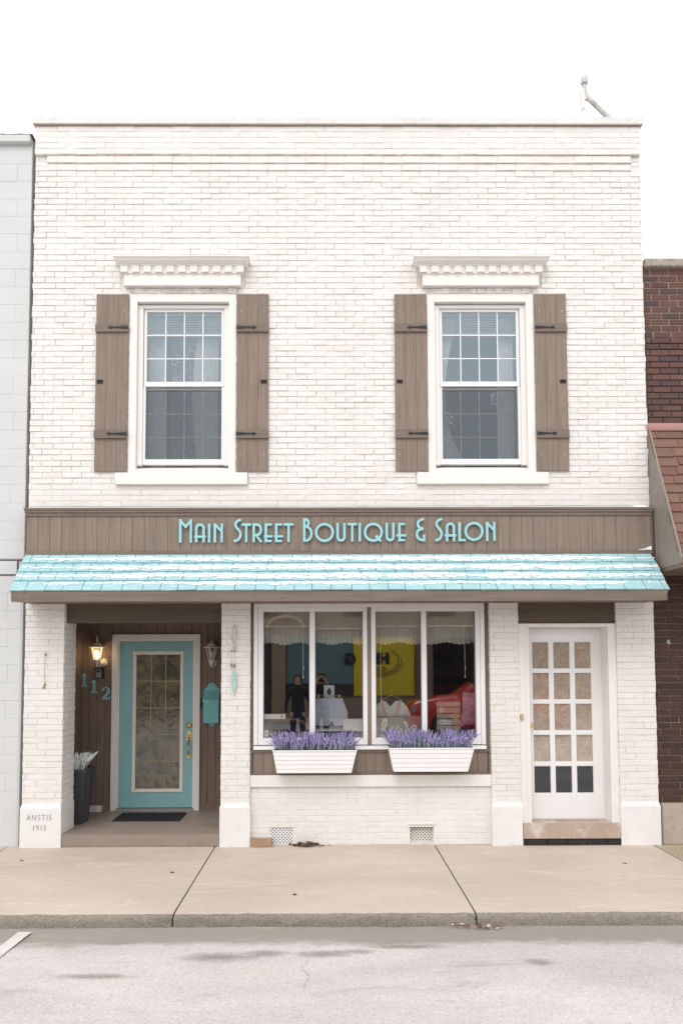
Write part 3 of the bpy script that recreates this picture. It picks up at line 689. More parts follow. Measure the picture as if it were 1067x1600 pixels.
mb = MB(); mb.lathe((2.254, .2, 1.165), [(.026, 0), (.026, -.01), (.016, -.016)], 18, 'y'); mb.build('keyhole_plate', 'whitemetal', sdoor)
mb = MB(); mb.box(2.108, 2.142, -.004, .012, 1.37, 1.435); mb.box(2.117, 2.133, -.008, -.004, 1.39, 1.415); mb.build('bell_push', 'tan', sf, bevel=.002)
mb = MB()
mb.box(2.115, 3.166, -.03, .34, .105, .262); mb.box(2.20, 3.10, .12, .30, .2625, .268)
mb.build('door_step', 'stepstone', BL, bevel=.006)
mb = MB(); bricks(mb, 2.115, 3.166, GZ, .1, -.01, seed=77, proud=.008, jh=.006, jv=.01, course=.075)
mb.box(2.115, 3.166, -.0095, .2, GZ - .02, .104); mb.build('step_base', 'blackbrick', BL)

# ---- low wall under the shop window
vents = [(-.618, -.358, .035, .245), (.90, 1.157, .055, .248)]
mb = MB(); slab_holes(mb, -.835, 1.79, GZ - .02, .655, .045, .30, vents); lw = mb.build('lower_wall', 'wjoint', BL)
mb = MB(); bricks(mb, -.835, 1.79, GZ, .655, .045, holes=vents, seed=61, proud=.004, jh=.0022, jv=.0015, jit=.0012, dj=.001, fill=.5); mb.build('brickwork', 'wbrick', lw, fix=False)
mb = MB(); mb.box(-.834, 1.789, .012, .30, .657, .783); mb.build('sill_band', 'trim', BL, bevel=.004)
for k, (x0, x1, z0, z1) in enumerate(vents):
    yy = .052 if k == 0 else .085
    mb = MB(); n = 9
    # diagonal lattice clipped to the opening
    st = .037; w = x1 - x0; h = z1 - z0
    for sg in (1, -1):
        for i in range(-12, 26):
            c = i * st
            pts = []
            for t in (0, 1):
                pass
            # line: u = c + sg*v for v in 0..h
            v0, v1 = 0, h
            lo, hi = sorted(((0 - c) / sg, (w - c) / sg)); v0 = max(v0, lo); v1 = min(v1, hi)
            if v1 - v0 < .008: continue
            y = yy + (.002 if sg > 0 else 0)
            mb.ribbon([(x0 + c + sg * v0, z0 + v0), (x0 + c + sg * v1, z0 + v1)], .0125, y, y + .004)
    mb.box(x0, x0 + .008, yy - .002, yy + .008, z0, z1); mb.box(x1 - .008, x1, yy - .002, yy + .008, z0, z1); mb.box(x0 + .008, x1 - .008, yy - .002, yy + .008, z1 - .008, z1)
    vg = mb.build('vent_grille', 'vinyl' if k == 0 else 'whitemetal', BL)
    mb = MB(); mb.box(x0, x1, yy + .03, .30, z0, z1); mb.build('vent_backing', 'jointdirt', vg)
mb = MB(); mb.box(.885, 1.17, .03, .05, .249, .262); mb.build('vent_lintel', 'wstone', lw)

# ---- shop window
mb = MB(); slab_holes(mb, -.835, 1.79, .785, 2.655, .06, .30, [(-.775, 1.722, 1.10, 2.65)])
swall = mb.build('window_surround', 'woodx', BL)
mb = MB(); boards(mb, -.80, 1.755, .80, 1.045, .0598, .045, .112, .002, 9); mb.build('panel_board', 'wood', swall, fix=False)
mb = MB(); mb.box(-.834, 1.789, .03, .06, 1.028, 1.056); mb.box(-.834, 1.789, .03, .06, .785, .806); mb.box(-.834, -.806, .03, .06, .806, 1.028); mb.box(1.762, 1.789, .03, .06, .806, 1.028); mb.build('panel_trim', 'woodx', swall)
sw = MB()
sw.box(-.797, -.752, .035, .12, 1.105, 2.672 - .03); sw.box(1.690, 1.738, .035, .12, 1.105, 2.642)
sw.box(-.797, 1.738, .035, .12, 2.642, 2.6545)
sw.hexa([(-.797, .01, 1.058), (1.738, .01, 1.058), (1.738, .12, 1.058), (-.797, .12, 1.058), (-.797, .018, 1.092), (1.738, .018, 1.092), (1.738, .12, 1.105), (-.797, .12, 1.105)])
sw.box(-.752, 1.690, .035, .12, 2.615, 2.642)
shopwin = sw.build('shop_window', 'vinyl', BL, bevel=.003); shopwin['label'] = 'wide shop display window of two white framed sliding units'
mb = MB(); mb.box(.449, .492, .05, .13, 1.106, 2.614); mb.build('mullion', 'wood', shopwin)
for (x0, x1, g0, g1, g2, g3) in ((-.751, .448, -.692, -.184, -.126, .402), (.493, 1.689, .540, 1.045, 1.100, 1.640)):
    mb = MB()
    mb.box(x0, g0, .045, .13, 1.106, 2.614); mb.box(g3, x1, .045, .13, 1.106, 2.614); mb.box(g0, g3, .045, .13, 2.568, 2.614); mb.box(g0, g3, .045, .13, 1.106, 1.18)
    mb.box(g1, g2, .052, .125, 1.18, 2.568)
    mb.build('window_frame', 'vinyl', shopwin, bevel=.004)
    mb = MB()
    for a, b in ((g0, g1), (g2, g3)):
        q = .006
        mb.box(a, a + q, .062, .088, 1.18, 2.568); mb.box(b - q, b, .062, .088, 1.18, 2.568)
    mb.build('gasket', 'grey', shopwin)
    for a, b in ((g0, g1), (g2, g3)):
        mb = MB(); mb.quad([(a, .09, 1.18), (b, .09, 1.18), (b, .09, 2.568), (a, .09, 2.568)]); mb.build('pane', 'glass', shopwin, fix=False)

# ---- upper windows
def upper_window(c):
    mb = MB()      # flat surround
    mb.box(c - .595, c - HW, -.012, .10, 4.10, 6.135); mb.box(c + HW, c + .595, -.012, .10, 4.10, 6.135); mb.box(c - HW, c + HW, -.012, .10, 6.045, 6.135)
    w = mb.build('window', 'trim', BL, bevel=.003, at=(c, 0, 4.1))
    mb = MB()
    mb.box(c - HW, c - .455, .035, .12, 4.20, 6.03); mb.box(c + .455, c + HW, .035, .12, 4.20, 6.03); mb.box(c - .455, c + .455, .035, .12, 5.995, 6.03)
    mb.hexa([(c - HW, -.012, 4.104), (c + HW, -.012, 4.104), (c + HW, .12, 4.104), (c - HW, .12, 4.104), (c - HW, -.006, 4.14), (c + HW, -.006, 4.14), (c + HW, .12, 4.20), (c - HW, .12, 4.20)])
    mb.box(c - HW, c + HW, .06, .12, 6.031, 6.044)
    mb.build('window_frame', 'trim', w, bevel=.003)
    def sash(name, z0, z1, y, rail):
        mb = MB(); s = .032
        mb.box(c - .45, c - .45 + s, y, y + .035, z0, z1); mb.box(c + .45 - s, c + .45, y, y + .035, z0, z1)
        mb.box(c - .45 + s, c + .45 - s, y, y + .035, z1 - rail[1], z1); mb.box(c - .45 + s, c + .45 - s, y, y + .035, z0, z0 + rail[0])
        mb.build(name, 'vinyl', w, bevel=.002)
        gx0, gx1, gz0, gz1 = c - .45 + s, c + .45 - s, z0 + rail[0], z1 - rail[1]
        mb = MB(); h = .006
        for i in (1, 2, 3):
            x = gx0 + (gx1 - gx0) * i / 4; mb.box(x - h, x + h, y + .011, y + .017, gz0, gz1)
        for i in (1, 2):
            z = gz0 + (gz1 - gz0) * i / 3; mb.box(gx0, gx1, y + .0115, y + .0165, z - h, z + h)
        mb.build('grille', 'vinyl', w)
        mb = MB(); mb.quad([(gx0, y + .018, gz0), (gx1, y + .018, gz0), (gx1, y + .018, gz1), (gx0, y + .018, gz1)]); mb.build('pane', 'upglass', w, fix=False)
    sash('upper_sash', 5.105, 5.994, .062, (.055, .03))
    sash('lower_sash', 4.21, 5.104, .100, (.055, .03))
    mb = MB()
    mb.quad([(c - .42, .070, 4.28), (c + .42, .070, 4.28), (c + .42, .070, 5.09), (c - .42, .070, 5.09)]); mb.build('insect_screen', 'screen', w, fix=False)
    mb = MB()
    for a, b, d, e in ((c - .454, c - .425, 4.215, 5.1), (c + .425, c + .454, 4.215, 5.1), (c - .425, c + .425, 4.215, 4.275)): mb.box(a, b, .062, .075, d, e)
    mb.build('screen_frame', 'vinyl', w)
    mb = MB(); mb.box(c - .728, c + .728, -.045, .02, 3.965, 4.098); mb.build('sill', 'trim', w, bevel=.005)
    # moulded hood with dentils
    mb = MB(); mb.box(c - .648, c + .648, -.07, 0, 6.205, 6.335)
    mb.box(c - .662, c + .662, -.082, 0, 6.335, 6.349)
    mb.box(c - .662, c + .662, -.082, 0, 6.349, 6.418)
    prof = [(.0, 6.418), (.012, 6.424), (.014, 6.432), (.03, 6.438), (.055, 6.452), (.066, 6.468), (.068, 6.478), (.082, 6.480), (.084, 6.496)]
    for (d0, z0), (d1, z1) in zip(prof, prof[1:]):
        a0, a1, y0, y1 = .668 + d0, .668 + d1, -.088 - d0, -.088 - d1
        if abs(z1 - z0) < .0001: continue
        mb.hexa([(c - a0, y0, z0), (c + a0, y0, z0), (c + a0, 0, z0), (c - a0, 0, z0), (c - a1, y1, z1), (c + a1, y1, z1), (c + a1, 0, z1), (c - a1, 0, z1)])
    hood = mb.build('hood', 'trim', w)
    p = 1.285 / 10
    for i in range(11):
        x = c - .6425 + p * i; ww = .041
        mb = MB(); mb.box(x - ww, x + ww, -.102, -.0821, 6.342, 6.417); mb.build('dentil', 'trim', hood, bevel=.002)
    mb = MB(); bricks(mb, c - .60, c + .60, 6.138, 6.203, -.001, seed=int(c * 7) + 70, proud=.014, jit=.005, dj=.004, jh=.004, jv=.004, length=.1); mb.build('lintel_mortar', 'wjoint', w, fix=False)
    return w
for c in WC: upper_window(c)

def shutter(x0, x1, hinge_side):
    z0, z1 = 4.117, 6.12
    mb = MB(); boards(mb, x0, x1, z0, z1, -.012, -.032, .12, .0016, int(x0 * 13), .0014)
    s = mb.build('shutter', 'wood', BL, fix=False, at=((x0 + x1) / 2, 0, z0))
    mb = MB(); mb.box(x0 + .001, x1 - .001, -.011, -.008, z0 + .002, z1 - .002); mb.build('backing', 'darkwood', s)
    for za, zb in ((5.684, 5.776), (4.480, 4.573)):
        mb = MB(); mb.box(x0 - .004, x1 + .004, -.053, -.033, za, zb); mb.build('batten', 'woodx', s, bevel=.002)
    d = -1 if hinge_side > 0 else 1      # strap runs away from the window-side edge
    xe = x1 if hinge_side > 0 else x0
    for z in (5.733, 4.53):
        mb = MB(); pts = [(0, .017), (.05, .015), (.09, .011), (.13, .008), (.165, .006), (.178, .012), (.195, .020), (.205, .011), (.222, 0)]
        L = [(xe + d * u, z + h) for u, h in pts] + [(xe + d * u, z - h) for u, h in reversed(pts[:-1])]
        mb.prism(L, -.0535, -.059)
        for u in (.015, .06, .12): mb.lathe((xe + d * u, -.059, z), [(.006, 0), (.005, -.003), (.002, -.004)], 8, 'y')
        mb.build('strap_hinge', 'black', s)
    xo = x0 + .052 if hinge_side > 0 else x1 - .052
    mb = MB(); z = 5.125; w = .032; h = .017
    mb.box(xo - w, xo + w, -.041, -.0325, z + h - .009, z + h); mb.box(xo - w, xo + w, -.041, -.0325, z - h - .004, z - h + .006); mb.box(xo - w, xo - w + .012, -.041, -.0325, z - h, z + h); mb.box(xo + w - .012, xo + w, -.041, -.0325, z - h, z + h)
    mb.tube([(xo - .014, -.045, z), (xo + .014, -.045, z)], .004, 6); mb.box(xo - w, xo + w, -.0345, -.0322, z - h, z + h)
    mb.build('latch', 'black', s)
    for zz in (5.93, 4.3):
        for xx in (x0 + .05, x1 - .05): mb = MB(); mb.lathe((xx, -.0325, zz), [(.006, 0), (.006, -.002), (.003, -.003)], 8, 'y'); mb.build('screw_head', 'galv', s)
for c in WC:
    shutter(c - .962, c - .604, 1); shutter(c + .604, c + .958, -1)

# ---- canopy
mb = MB()
x0, x1 = -3.243, 3.527; EY, EZ, TY, TZ = -.51, 2.748, -.132, 3.170
mb.prism([(0.0, 2.662), (-.50, 2.634), (EY + .006, EZ - .006), (TY - .004, TZ - .008), (0, TZ - .008)], x0 + .012, x1 - .012, 'yz')
cn = mb.build('canopy', 'woodx', BL); cn['label'] = 'taupe framed canopy roofed with aqua shingles'
mb = MB(); mb.hexa([(x0 + .045, -.515, 2.631), (x1 - .045, -.515, 2.631), (x1 - .045, -.497, 2.631), (x0 + .045, -.497, 2.631), (x0 + .012, -.522, EZ - .012), (x1 - .012, -.522, EZ - .012), (x1 - .012, -.5, EZ - .012), (x0 + .012, -.5, EZ - .012)])
mb.build('fascia', 'woodx', cn)
sl = Vector((0, TY - EY, TZ - EZ)); SL = sl.length; su = sl.normalized(); sn = Vector((0, -su.z, su.y))
mb = MB(); rnd = random.Random(31); NC = 4
for r in range(NC):
    s0 = SL * r / NC - (.012 if r == 0 else 0); s1 = SL * (r + 1) / NC + (.012 if r < NC - 1 else 0)
    x = x0 + (0 if r % 2 == 0 else -.09)
    while x < x1:
        w = rnd.uniform(.165, .215); a = max(x, x0); b = min(x + w - .006, x1); x += w
        if b - a < .02: continue
        j = rnd.uniform(-.003, .003); t = .013; k = rnd.uniform(-.002, .002)
        def PP(xx, s, h):
            p = Vector((xx, EY, EZ)) + su * s + sn * h; return tuple(p)
        mb.hexa([PP(a, s0 + j, .002), PP(b, s0 + j + k, .002), PP(b, s1, .0), PP(a, s1, .0), PP(a, s0 + j, .004 + t), PP(b, s0 + j + k, .004 + t), PP(b, s1, .003), PP(a, s1, .003)])
mb.build('shingles', 'shingle', cn, fix=False)
# snow lying on the canopy courses
mb = MB(); st = .009
def snow_h(x, s):
    r = s / (SL / NC); i = int(r); f = r - i
    if i > 3: return 0
    base = [.46, .60, .60, .50][i]
    cen = [.70, .50, .46, .42][i]; q = 1 - abs(f - cen) / [.42, .50, .48, .5][i]
    edge = min(1, (x - x0 - .3) / 1.3, (x1 - .12 - x) / .9)
    if edge < -.3: return 0
    n = noise.noise(Vector((x * 2.3, s * 9, i * 5))) * .55 + noise.noise(Vector((x * 9, s * 22, i))) * .38 + noise.noise(Vector((x * 30, s * 50, i))) * .2
    v = q * 1.05 + n * .85 - (.62 if i else .55) + .18 * base + .3 * min(0, edge) - .35 * (1 - max(0, edge)) + [-.16, 0.06, .08, 0][i]
    if f < .05 or f > .97: v -= .3
    return v
nx = int((x1 - x0) / st); ny = int(SL / st); idx = {}
def sv(i, j):
    if (i, j) not in idx:
        x = x0 + i * st; s = j * st; r = s / (SL / NC); f = r - int(r)
        h = .018 - .014 * f + .002 + min(.012, max(0, snow_h(x, s)) * .03)
        x += random.Random(i * 977 + j).uniform(-.0035, .0035); s += random.Random(i * 31 + j * 7).uniform(-.003, .003); p = Vector((x, EY, EZ)) + su * s + sn * h; idx[(i, j)] = len(mb.v); mb.v.append(tuple(p))
    return idx[(i, j)]
for i in range(nx):
    for j in range(ny):
        if snow_h(x0 + (i + .5) * st, (j + .5) * st) > 0:
            mb.f.append((sv(i, j), sv(i + 1, j), sv(i + 1, j + 1), sv(i, j + 1))); mb.mi.append(0)
tag(mb.build('canopy_snow', 'thinsnow', fix=False, smooth=True), 'thin patchy snow melting on the aqua shingle courses', 'snow', kind='stuff')
def lump(name, c, rx, ry, rz, seed, label):
    mb = MB(); n = 14; m = 6
    for j in range(m + 1):
        ph = PI / 2 * j / m
        for k in range(n):
            a = 2 * PI * k / n; q = 1 + .25 * noise.noise(Vector((math.cos(a) * 2, math.sin(a) * 2, seed + ph)))
            mb.v.append((c[0] + rx * q * math.cos(a) * math.cos(ph), c[1] + ry * q * math.sin(a) * math.cos(ph), c[2] + rz * math.sin(ph)))
    for j in range(m):
        for k in range(n):
            k2 = (k + 1) % n; mb.f.append((j * n + k, j * n + k2, (j + 1) * n + k2, (j + 1) * n + k)); mb.mi.append(0)
    return tag(mb.build(name, 'snow', smooth=True), label, 'snow', kind='stuff')
lump('snow_drift', (3.45, -.07, 3.684), .12, .05, .03, 1, 'small snow drift on the top right corner of the sign board')
mb = MB(); mb.prism([(3.37, 3.2145), (3.53, 3.2145), (3.53, 3.262), (3.50, 3.248), (3.46, 3.230), (3.41, 3.222)], -.1185, -.138); tag(mb.build('snow_drift', 'snow', bevel=.004), 'small snow drift in the lower right corner of the sign board', 'snow', kind='stuff')

# ------------------------------------------------------------------ shop sign
SG = empty('shop_sign', (0.14, -.13, 3.18), 'long taupe board sign with aqua letters reading Main Street Boutique & Salon', 'sign')
mb = MB(); mb.box(-3.250, 3.535, -.10, -.0, 3.18, 3.66); sb = mb.build('sign_board', 'darkwood', SG)
mb = MB(); boards(mb, -3.250, 3.535, 3.215, 3.60, -.1, -.116, .128, .002, 12, .0018); mb.build('cladding', 'wood', sb, fix=False)
mb = MB(); mb.box(-3.268, 3.550, -.150, .0, 3.662, 3.684); mb.box(-3.262, 3.545, -.142, .0, 3.635, 3.6615); mb.box(-3.256, 3.539, -.13, -.0, 3.600, 3.6345); mb.build('top_trim', 'woodx', sb)
mb = MB(); mb.box(-3.256, 3.540, -.130, -.101, 3.172, 3.214); mb.build('bottom_trim', 'woodx', sb, bevel=.002)
mb = MB(); mb.box(-3.262, -3.2505, -.125, 0, 3.172, 3.60); mb.box(3.5355, 3.548, -.125, 0, 3.172, 3.60); mb.build('end_board', 'woodx', sb)
def arc(cx, cy, r, a0, a1, n=12, ry=None):
    ry = ry or r
    return [(cx + r * math.cos(R(a0 + (a1 - a0) * i / n)), cy + ry * math.sin(R(a0 + (a1 - a0) * i / n))) for i in range(n + 1)]
def smooth_pts(P, n=5):
    out = []
    for i in range(len(P) - 1):
        p0, p1, p2, p3 = P[max(i - 1, 0)], P[i], P[i + 1], P[min(i + 2, len(P) - 1)]
        for k in range(n):
            t = k / n
            out.append(tuple(.5 * ((2 * p1[d]) + (-p0[d] + p2[d]) * t + (2 * p0[d] - 5 * p1[d] + 4 * p2[d] - p3[d]) * t * t + (-p0[d] + 3 * p1[d] - 3 * p2[d] + p3[d]) * t ** 3) for d in (0, 1)))
    out.append(P[-1]); return out
Z1 = (5.93, 270); Z2 = (5.616, 450); Z3 = (5.93, 610)
LET = [
 (Z1, [[(75, 287), (75, 68)], [(70, 78), (123, 140), (177, 78)], [(172, 68), (172, 287)]]),
 (Z1, [[(222, 285), (222, 160)] + arc(256, 157, 34, 180, 360, 12, 36)[1:] + [(290, 285)], [(203, 232), (310, 232)]]),
 (Z1, [[(341, 112), (341, 285)]]),
 (Z1, [[(394, 285), (394, 110)], [(394, 118), (457, 188)], [(457, 112), (457, 285)]]),
 (Z1, [smooth_pts([(634, 76), (600, 90), (583, 120), (594, 150), (618, 178), (630, 212), (618, 250), (594, 268), (568, 275)])]),
 (Z1, [[(640, 122), (727, 122)], [(683, 122), (683, 285)]]),
 (Z1, [[(752, 285), (752, 112)], [(752, 122)] + arc(782, 170, 36, -90, 90, 10, 48) + [(768, 218)], [(770, 216), (822, 285)]]),
 (Z1, [[(864, 285), (864, 112)], [(864, 122), (918, 122)], [(845, 232), (925, 232)], [(864, 274), (918, 274)]]),
 (Z1, [[(959, 285), (959, 112)], [(959, 122), (1013, 122)], [(940, 232), (1022, 232)], [(959, 274), (1013, 274)]]),
 (Z1, [[(1030, 122), (1117, 122)], [(1073, 122), (1073, 285)]]),
 (Z2, [[(143, 268), (143, 62)], [(143, 73), (158, 74)] + arc(158, 103, 22, -80, 80, 8, 29) + [(150, 133)], [(150, 134)] + arc(158, 197, 47, -80, 80, 10, 60) + [(143, 259)]]),
 (Z2, ['o', 319, 187, 73]),
 (Z2, [[(434, 105), (434, 222)] + arc(464, 225, 30, 180, 0, 10, 32)[1:] + [(494, 105)]]),
 (Z2, [[(522, 116), (603, 116)], [(562, 116), (562, 268)]]),
 (Z2, [[(628, 105), (628, 268)]]),
 (Z2, ['o', 746, 187, 73, [(768, 218), (812, 266)], [(766, 236), (786, 216)]]),
 (Z2, [[(864, 105), (864, 222)] + arc(893, 225, 29, 180, 0, 10, 32)[1:] + [(922, 105)]]),
 (Z2, [[(975, 268), (975, 105)], [(975, 116), (1022, 116)], [(948, 216), (1033, 216)], [(975, 257), (1022, 257)]]),
 (Z3, [smooth_pts([(308, 77), (278, 84), (254, 108), (254, 138), (274, 160), (302, 167)]), smooth_pts([(302, 168), (266, 176), (244, 200), (246, 238), (266, 264), (308, 274)]), [(308, 285), (308, 222)]]),
 (Z3, [smooth_pts([(474, 76), (442, 90), (424, 120), (434, 150), (456, 178), (470, 212), (460, 250), (438, 268), (412, 275)])]),
 (Z3, [[(520, 285), (520, 160)] + arc(552, 157, 32, 180, 360, 12, 36)[1:] + [(584, 285)], [(498, 230), (605, 230)]]),
 (Z3, [[(637, 108), (637, 284)], [(637, 273), (692, 273)]]),
 (Z3, ['o', 770, 193, 77]),
 (Z3, [[(892, 283), (892, 106)], [(892, 114), (958, 186)], [(958, 106), (958, 283)]]),
]
for (zs, off), strokes in LET:
    def cv(p):
        px = off + p[0] / zs; py = 800 + p[1] / zs
        return (-1.593 + (px - 280) * .006946, 3.542 - (py - 814) * .0070 + (px - 280) * .0000145)
    mb = MB(); W = .0268; ln = []
    if strokes[0] == 'o':
        cx, cy, r = strokes[1:4]
        mb.ribbon([cv(p) for p in arc(cx, cy, r, 0, 360, 40)[:-1]], W, -.148, -.128, True); ln = strokes[4:]
    else: ln = strokes
    for i, s in enumerate(ln): mb.ribbon([cv(p) for p in s], W * (.92 if len(s) == 2 and i else 1), -.148 - .0004 * (i + 1), -.128)
    mb.build('letter', 'letter', SG)

# ------------------------------------------------------------------ small things at the porch
def lantern(x, z, lit, label):
    # z = level of brim ; backplate on wall at y 1.302
    L = empty('wall_lantern', (x, 1.30, z), label, 'lantern', 'coach lanterns either side of the teal door')
    yc = 1.18; kx = 0.055 if lit else 0
    mb = MB(); prof = [(.016, 0), (.05, .006), (.105, .002), (.107, .010), (.06, .022), (.058, .03), (.045, .052), (.022, .066), (.012, .072), (.012, .084)]
    if lit: prof += [(.018, .09), (.010, .10), (.008, .135), (.003, .15)]
    else: prof += [(.006, .09)]
    mb.lathe((x, yc, z), prof, 18); mb.build('lantern_cap', 'whitemetal', L)
    mb = MB()
    for k in range(6):
        a = 2 * PI * k / 6 + .26; mb.tube([(x + .072 * math.cos(a), yc + .072 * math.sin(a), z), (x + .036 * math.cos(a), yc + .036 * math.sin(a), z - .15)], .0045, 6)
    mb.lathe((x, yc, z - .19), [(.006, -.02), (.018, -.012), (.024, 0), (.03, .01), (.046, .028), (.046, .040), (.03, .046)], 16)
    if lit: mb.tube([(x, yc, z - .20), (x, yc, z - .25)], [.012, .009], 8)
    mb.build('cage', 'whitemetal', L)
    mb = MB(); n = 12
    for k in range(n):
        a, b = 2 * PI * k / n, 2 * PI * (k + 1) / n
        mb.quad([(x + .032 * math.cos(a), yc + .032 * math.sin(a), z - .15), (x + .032 * math.cos(b), yc + .032 * math.sin(b), z - .15), (x + .066 * math.cos(b), yc + .066 * math.sin(b), z - .001), (x + .066 * math.cos(a), yc + .066 * math.sin(a), z - .001)])
    mb.build('glass_shade', 'lampglass', L, fix=False)
    mb = MB()
    mb.tube([(x, yc, z - .20), (x + kx * .4, yc + .04, z - .235), (x + kx, 1.27, z - .20), (x + kx, 1.30, z - .18)], [.009, .011, .011, .012], 8)
    mb.lathe((x + kx, 1.302, z - .185), [(.050, 0), (.046, -.012), (.022, -.022)], 18, 'y'); mb.build('bracket', 'whitemetal', L)
    mb = MB(); mb.lathe((x, yc, z - .09), [(.008, -.045), (.014, -.035), (.026, 0), (.028, .022), (.02, .045), (.006, .055)], 14); mb.build('bulb', 'bulb' if lit else 'vinyl', L, smooth=True)
    if lit:
        ld = bpy.data.lights.new('lantern_light', 'POINT'); ld.energy = 2.2; ld.color = (1, .62, .28); ld.shadow_soft_size = .03
        lo = bpy.data.objects.new('lantern_light', ld); col.objects.link(lo); lo.parent = L; lo.location = (0, -.12, -.10)
lantern(-2.868, 2.205, True, 'lit white coach lantern left of the teal door, glowing warm')
lantern(-1.435, 2.195, False, 'unlit white coach lantern right of the teal door above the mailbox')
KB = empty('key_lock_box', (-2.866, 1.3, 1.87), 'small grey key lock box with black shackle hanging under the lit lantern', 'lock box')
mb = MB(); mb.box(-2.916, -2.808, 1.262, 1.30, 1.815, 1.945); mb.tube([(-2.89, 1.255, 1.935)] + [(-2.862 - .028 * math.cos(a), 1.255, 1.955 + .03 * math.sin(a)) for a in [PI * k / 8 for k in range(9)]] + [(-2.834, 1.255, 1.935)], .006, 6); mb.build('case', 'black', KB, bevel=.005)
mb = MB(); mb.prism([(-2.902, 1.825), (-2.832, 1.825), (-2.832, 1.915), (-2.845, 1.932), (-2.889, 1.932), (-2.902, 1.915)], 1.262, 1.25); mb.build('face_plate', 'grey', KB)
mb = MB(); mb.box(-2.888, -2.847, 1.244, 1.25, 1.892, 1.918); mb.build('dial', 'black', KB)
# house numbers
ONE = [(-.045, 0), (.045, 0), (.045, .014), (.026, .022), (.022, .034), (.022, .165), (-.002, .165), (-.045, .146), (-.045, .134), (-.018, .136), (-.016, .034), (-.022, .022), (-.045, .014)]
TWO = [(-.052, 0), (.050, 0), (.058, .046), (.048, .046), (.040, .028), (-.008, .026), (.026, .058), (.044, .082), (.048, .112), (.038, .142), (.012, .160), (-.018, .160), (-.044, .146), (-.054, .118), (-.048, .104), (-.034, .102), (-.026, .112), (-.028, .126), (-.016, .142), (.002, .142), (.012, .126), (.012, .102), (-.002, .074), (-.052, .022)]
for (x, z, sh, lb) in ((-3.060, 1.712, ONE, 'topmost and leftmost teal house number, a 1'), (-2.935, 1.633, ONE, 'middle teal house number, a 1 below the key box'), (-2.778, 1.552, TWO, 'teal house number 2, lowest and nearest the door')):
    mb = MB(); mb.prism([(x + a, z + b) for a, b in sh], 1.30, 1.286); tag(mb.build('house_number', 'tealnum', at=(x, 1.29, z)), lb, 'house number', 'teal house numbers stepping down to the door')
# mailbox
MX = empty('mailbox', (-1.435, 1.3, 1.25), 'teal metal wall mailbox with scalloped crest on the brown wall', 'mailbox')
xm = -1.446
mb = MB()
crest = [(-.110, 0), (-.110, .40), (-.096, .425), (-.072, .44), (-.058, .468), (-.03, .495), (0, .503), (.03, .495), (.058, .468), (.072, .44), (.096, .425), (.110, .40), (.110, 0), (.06, -.004), (.045, -.03), (.02, -.048), (0, -.05), (-.02, -.048), (-.045, -.03), (-.06, -.004)]
mb.prism([(xm + a * .93, 1.257 + b) for a, b in crest], 1.300, 1.294); mb.build('back_plate', 'tealmetal', MX, bevel=.0015)
mb = MB(); mb.box(xm - .097, xm + .097, 1.21, 1.294, 1.257, 1.53); mb.prism([(1.294, 1.53), (1.21, 1.53), (1.294, 1.655)], xm - .097, xm + .097, 'yz'); mb.build('body', 'tealmetal', MX, bevel=.003)
mb = MB(); mb.prism([(1.296, 1.661), (1.205, 1.541), (1.205, 1.527), (1.210, 1.527), (1.213, 1.541), (1.296, 1.652)], xm - .102, xm + .102, 'yz')
mb.prism([(xm - .102, 1.548), (xm + .102, 1.548), (xm + .102, 1.512), (xm + .07, 1.512), (xm + .045, 1.498), (xm, 1.486), (xm - .045, 1.498), (xm - .07, 1.512), (xm - .102, 1.512)], 1.2045, 1.199); mb.build('lid', 'tealmetal', MX)
mb = MB(); mb.lathe((xm, 1.199, 1.518), [(.007, 0), (.005, -.004)], 8, 'y'); mb.lathe((xm, 1.294, 1.735), [(.006, 0), (.004, -.003)], 8, 'y'); mb.build('rivet', 'black', MX)
IC = empty('door_intercom', (-1.562, 1.3, 1.49), 'small black intercom plate between door frame and mailbox', 'intercom')
mb = MB(); mb.box(-1.592, -1.540, 1.290, 1.302, 1.415, 1.565); mb.build('plate', 'black', IC, bevel=.002)
mb = MB(); mb.lathe((-1.566, 1.29, 1.49), [(.016, 0), (.014, -.006), (.006, -.008)], 14, 'y'); mb.build('button', 'rubber', IC)
mb = MB(); mb.lathe((-1.566, 1.29, 1.54), [(.004, 0), (.003, -.002)], 8, 'y'); mb.lathe((-1.566, 1.29, 1.438), [(.005, 0), (.004, -.002)], 8, 'y'); mb.build('screw', 'whitemetal', IC)
# doormat with cut pattern
DM = MB(); mx0, mx1, my0, my1 = -2.495, -1.715, .64, 1.10
DM.box(mx0, mx1, my0, my1, PF + .0005, PF + .006)
DM.box(mx0, mx1, my0, my0 + .03, PF + .006, PF + .013); DM.box(mx0, mx1, my1 - .03, my1, PF + .006, PF + .013); DM.box(mx0, mx0 + .03, my0 + .03, my1 - .03, PF + .006, PF + .013); DM.box(mx1 - .03, mx1, my0 + .03, my1 - .03, PF + .006, PF + .013)
for i in range(18):
    for j in range(9):
        x = mx0 + .045 + i * .0395; y = my0 + .045 + j * .042
        DM.box(x, x + .022, y, y + .024, PF + .006, PF + .013)
tag(DM.build('doormat', 'rubber', at=((mx0 + mx1) / 2, .87, PF)), 'black rubber doormat in front of the teal door', 'doormat')
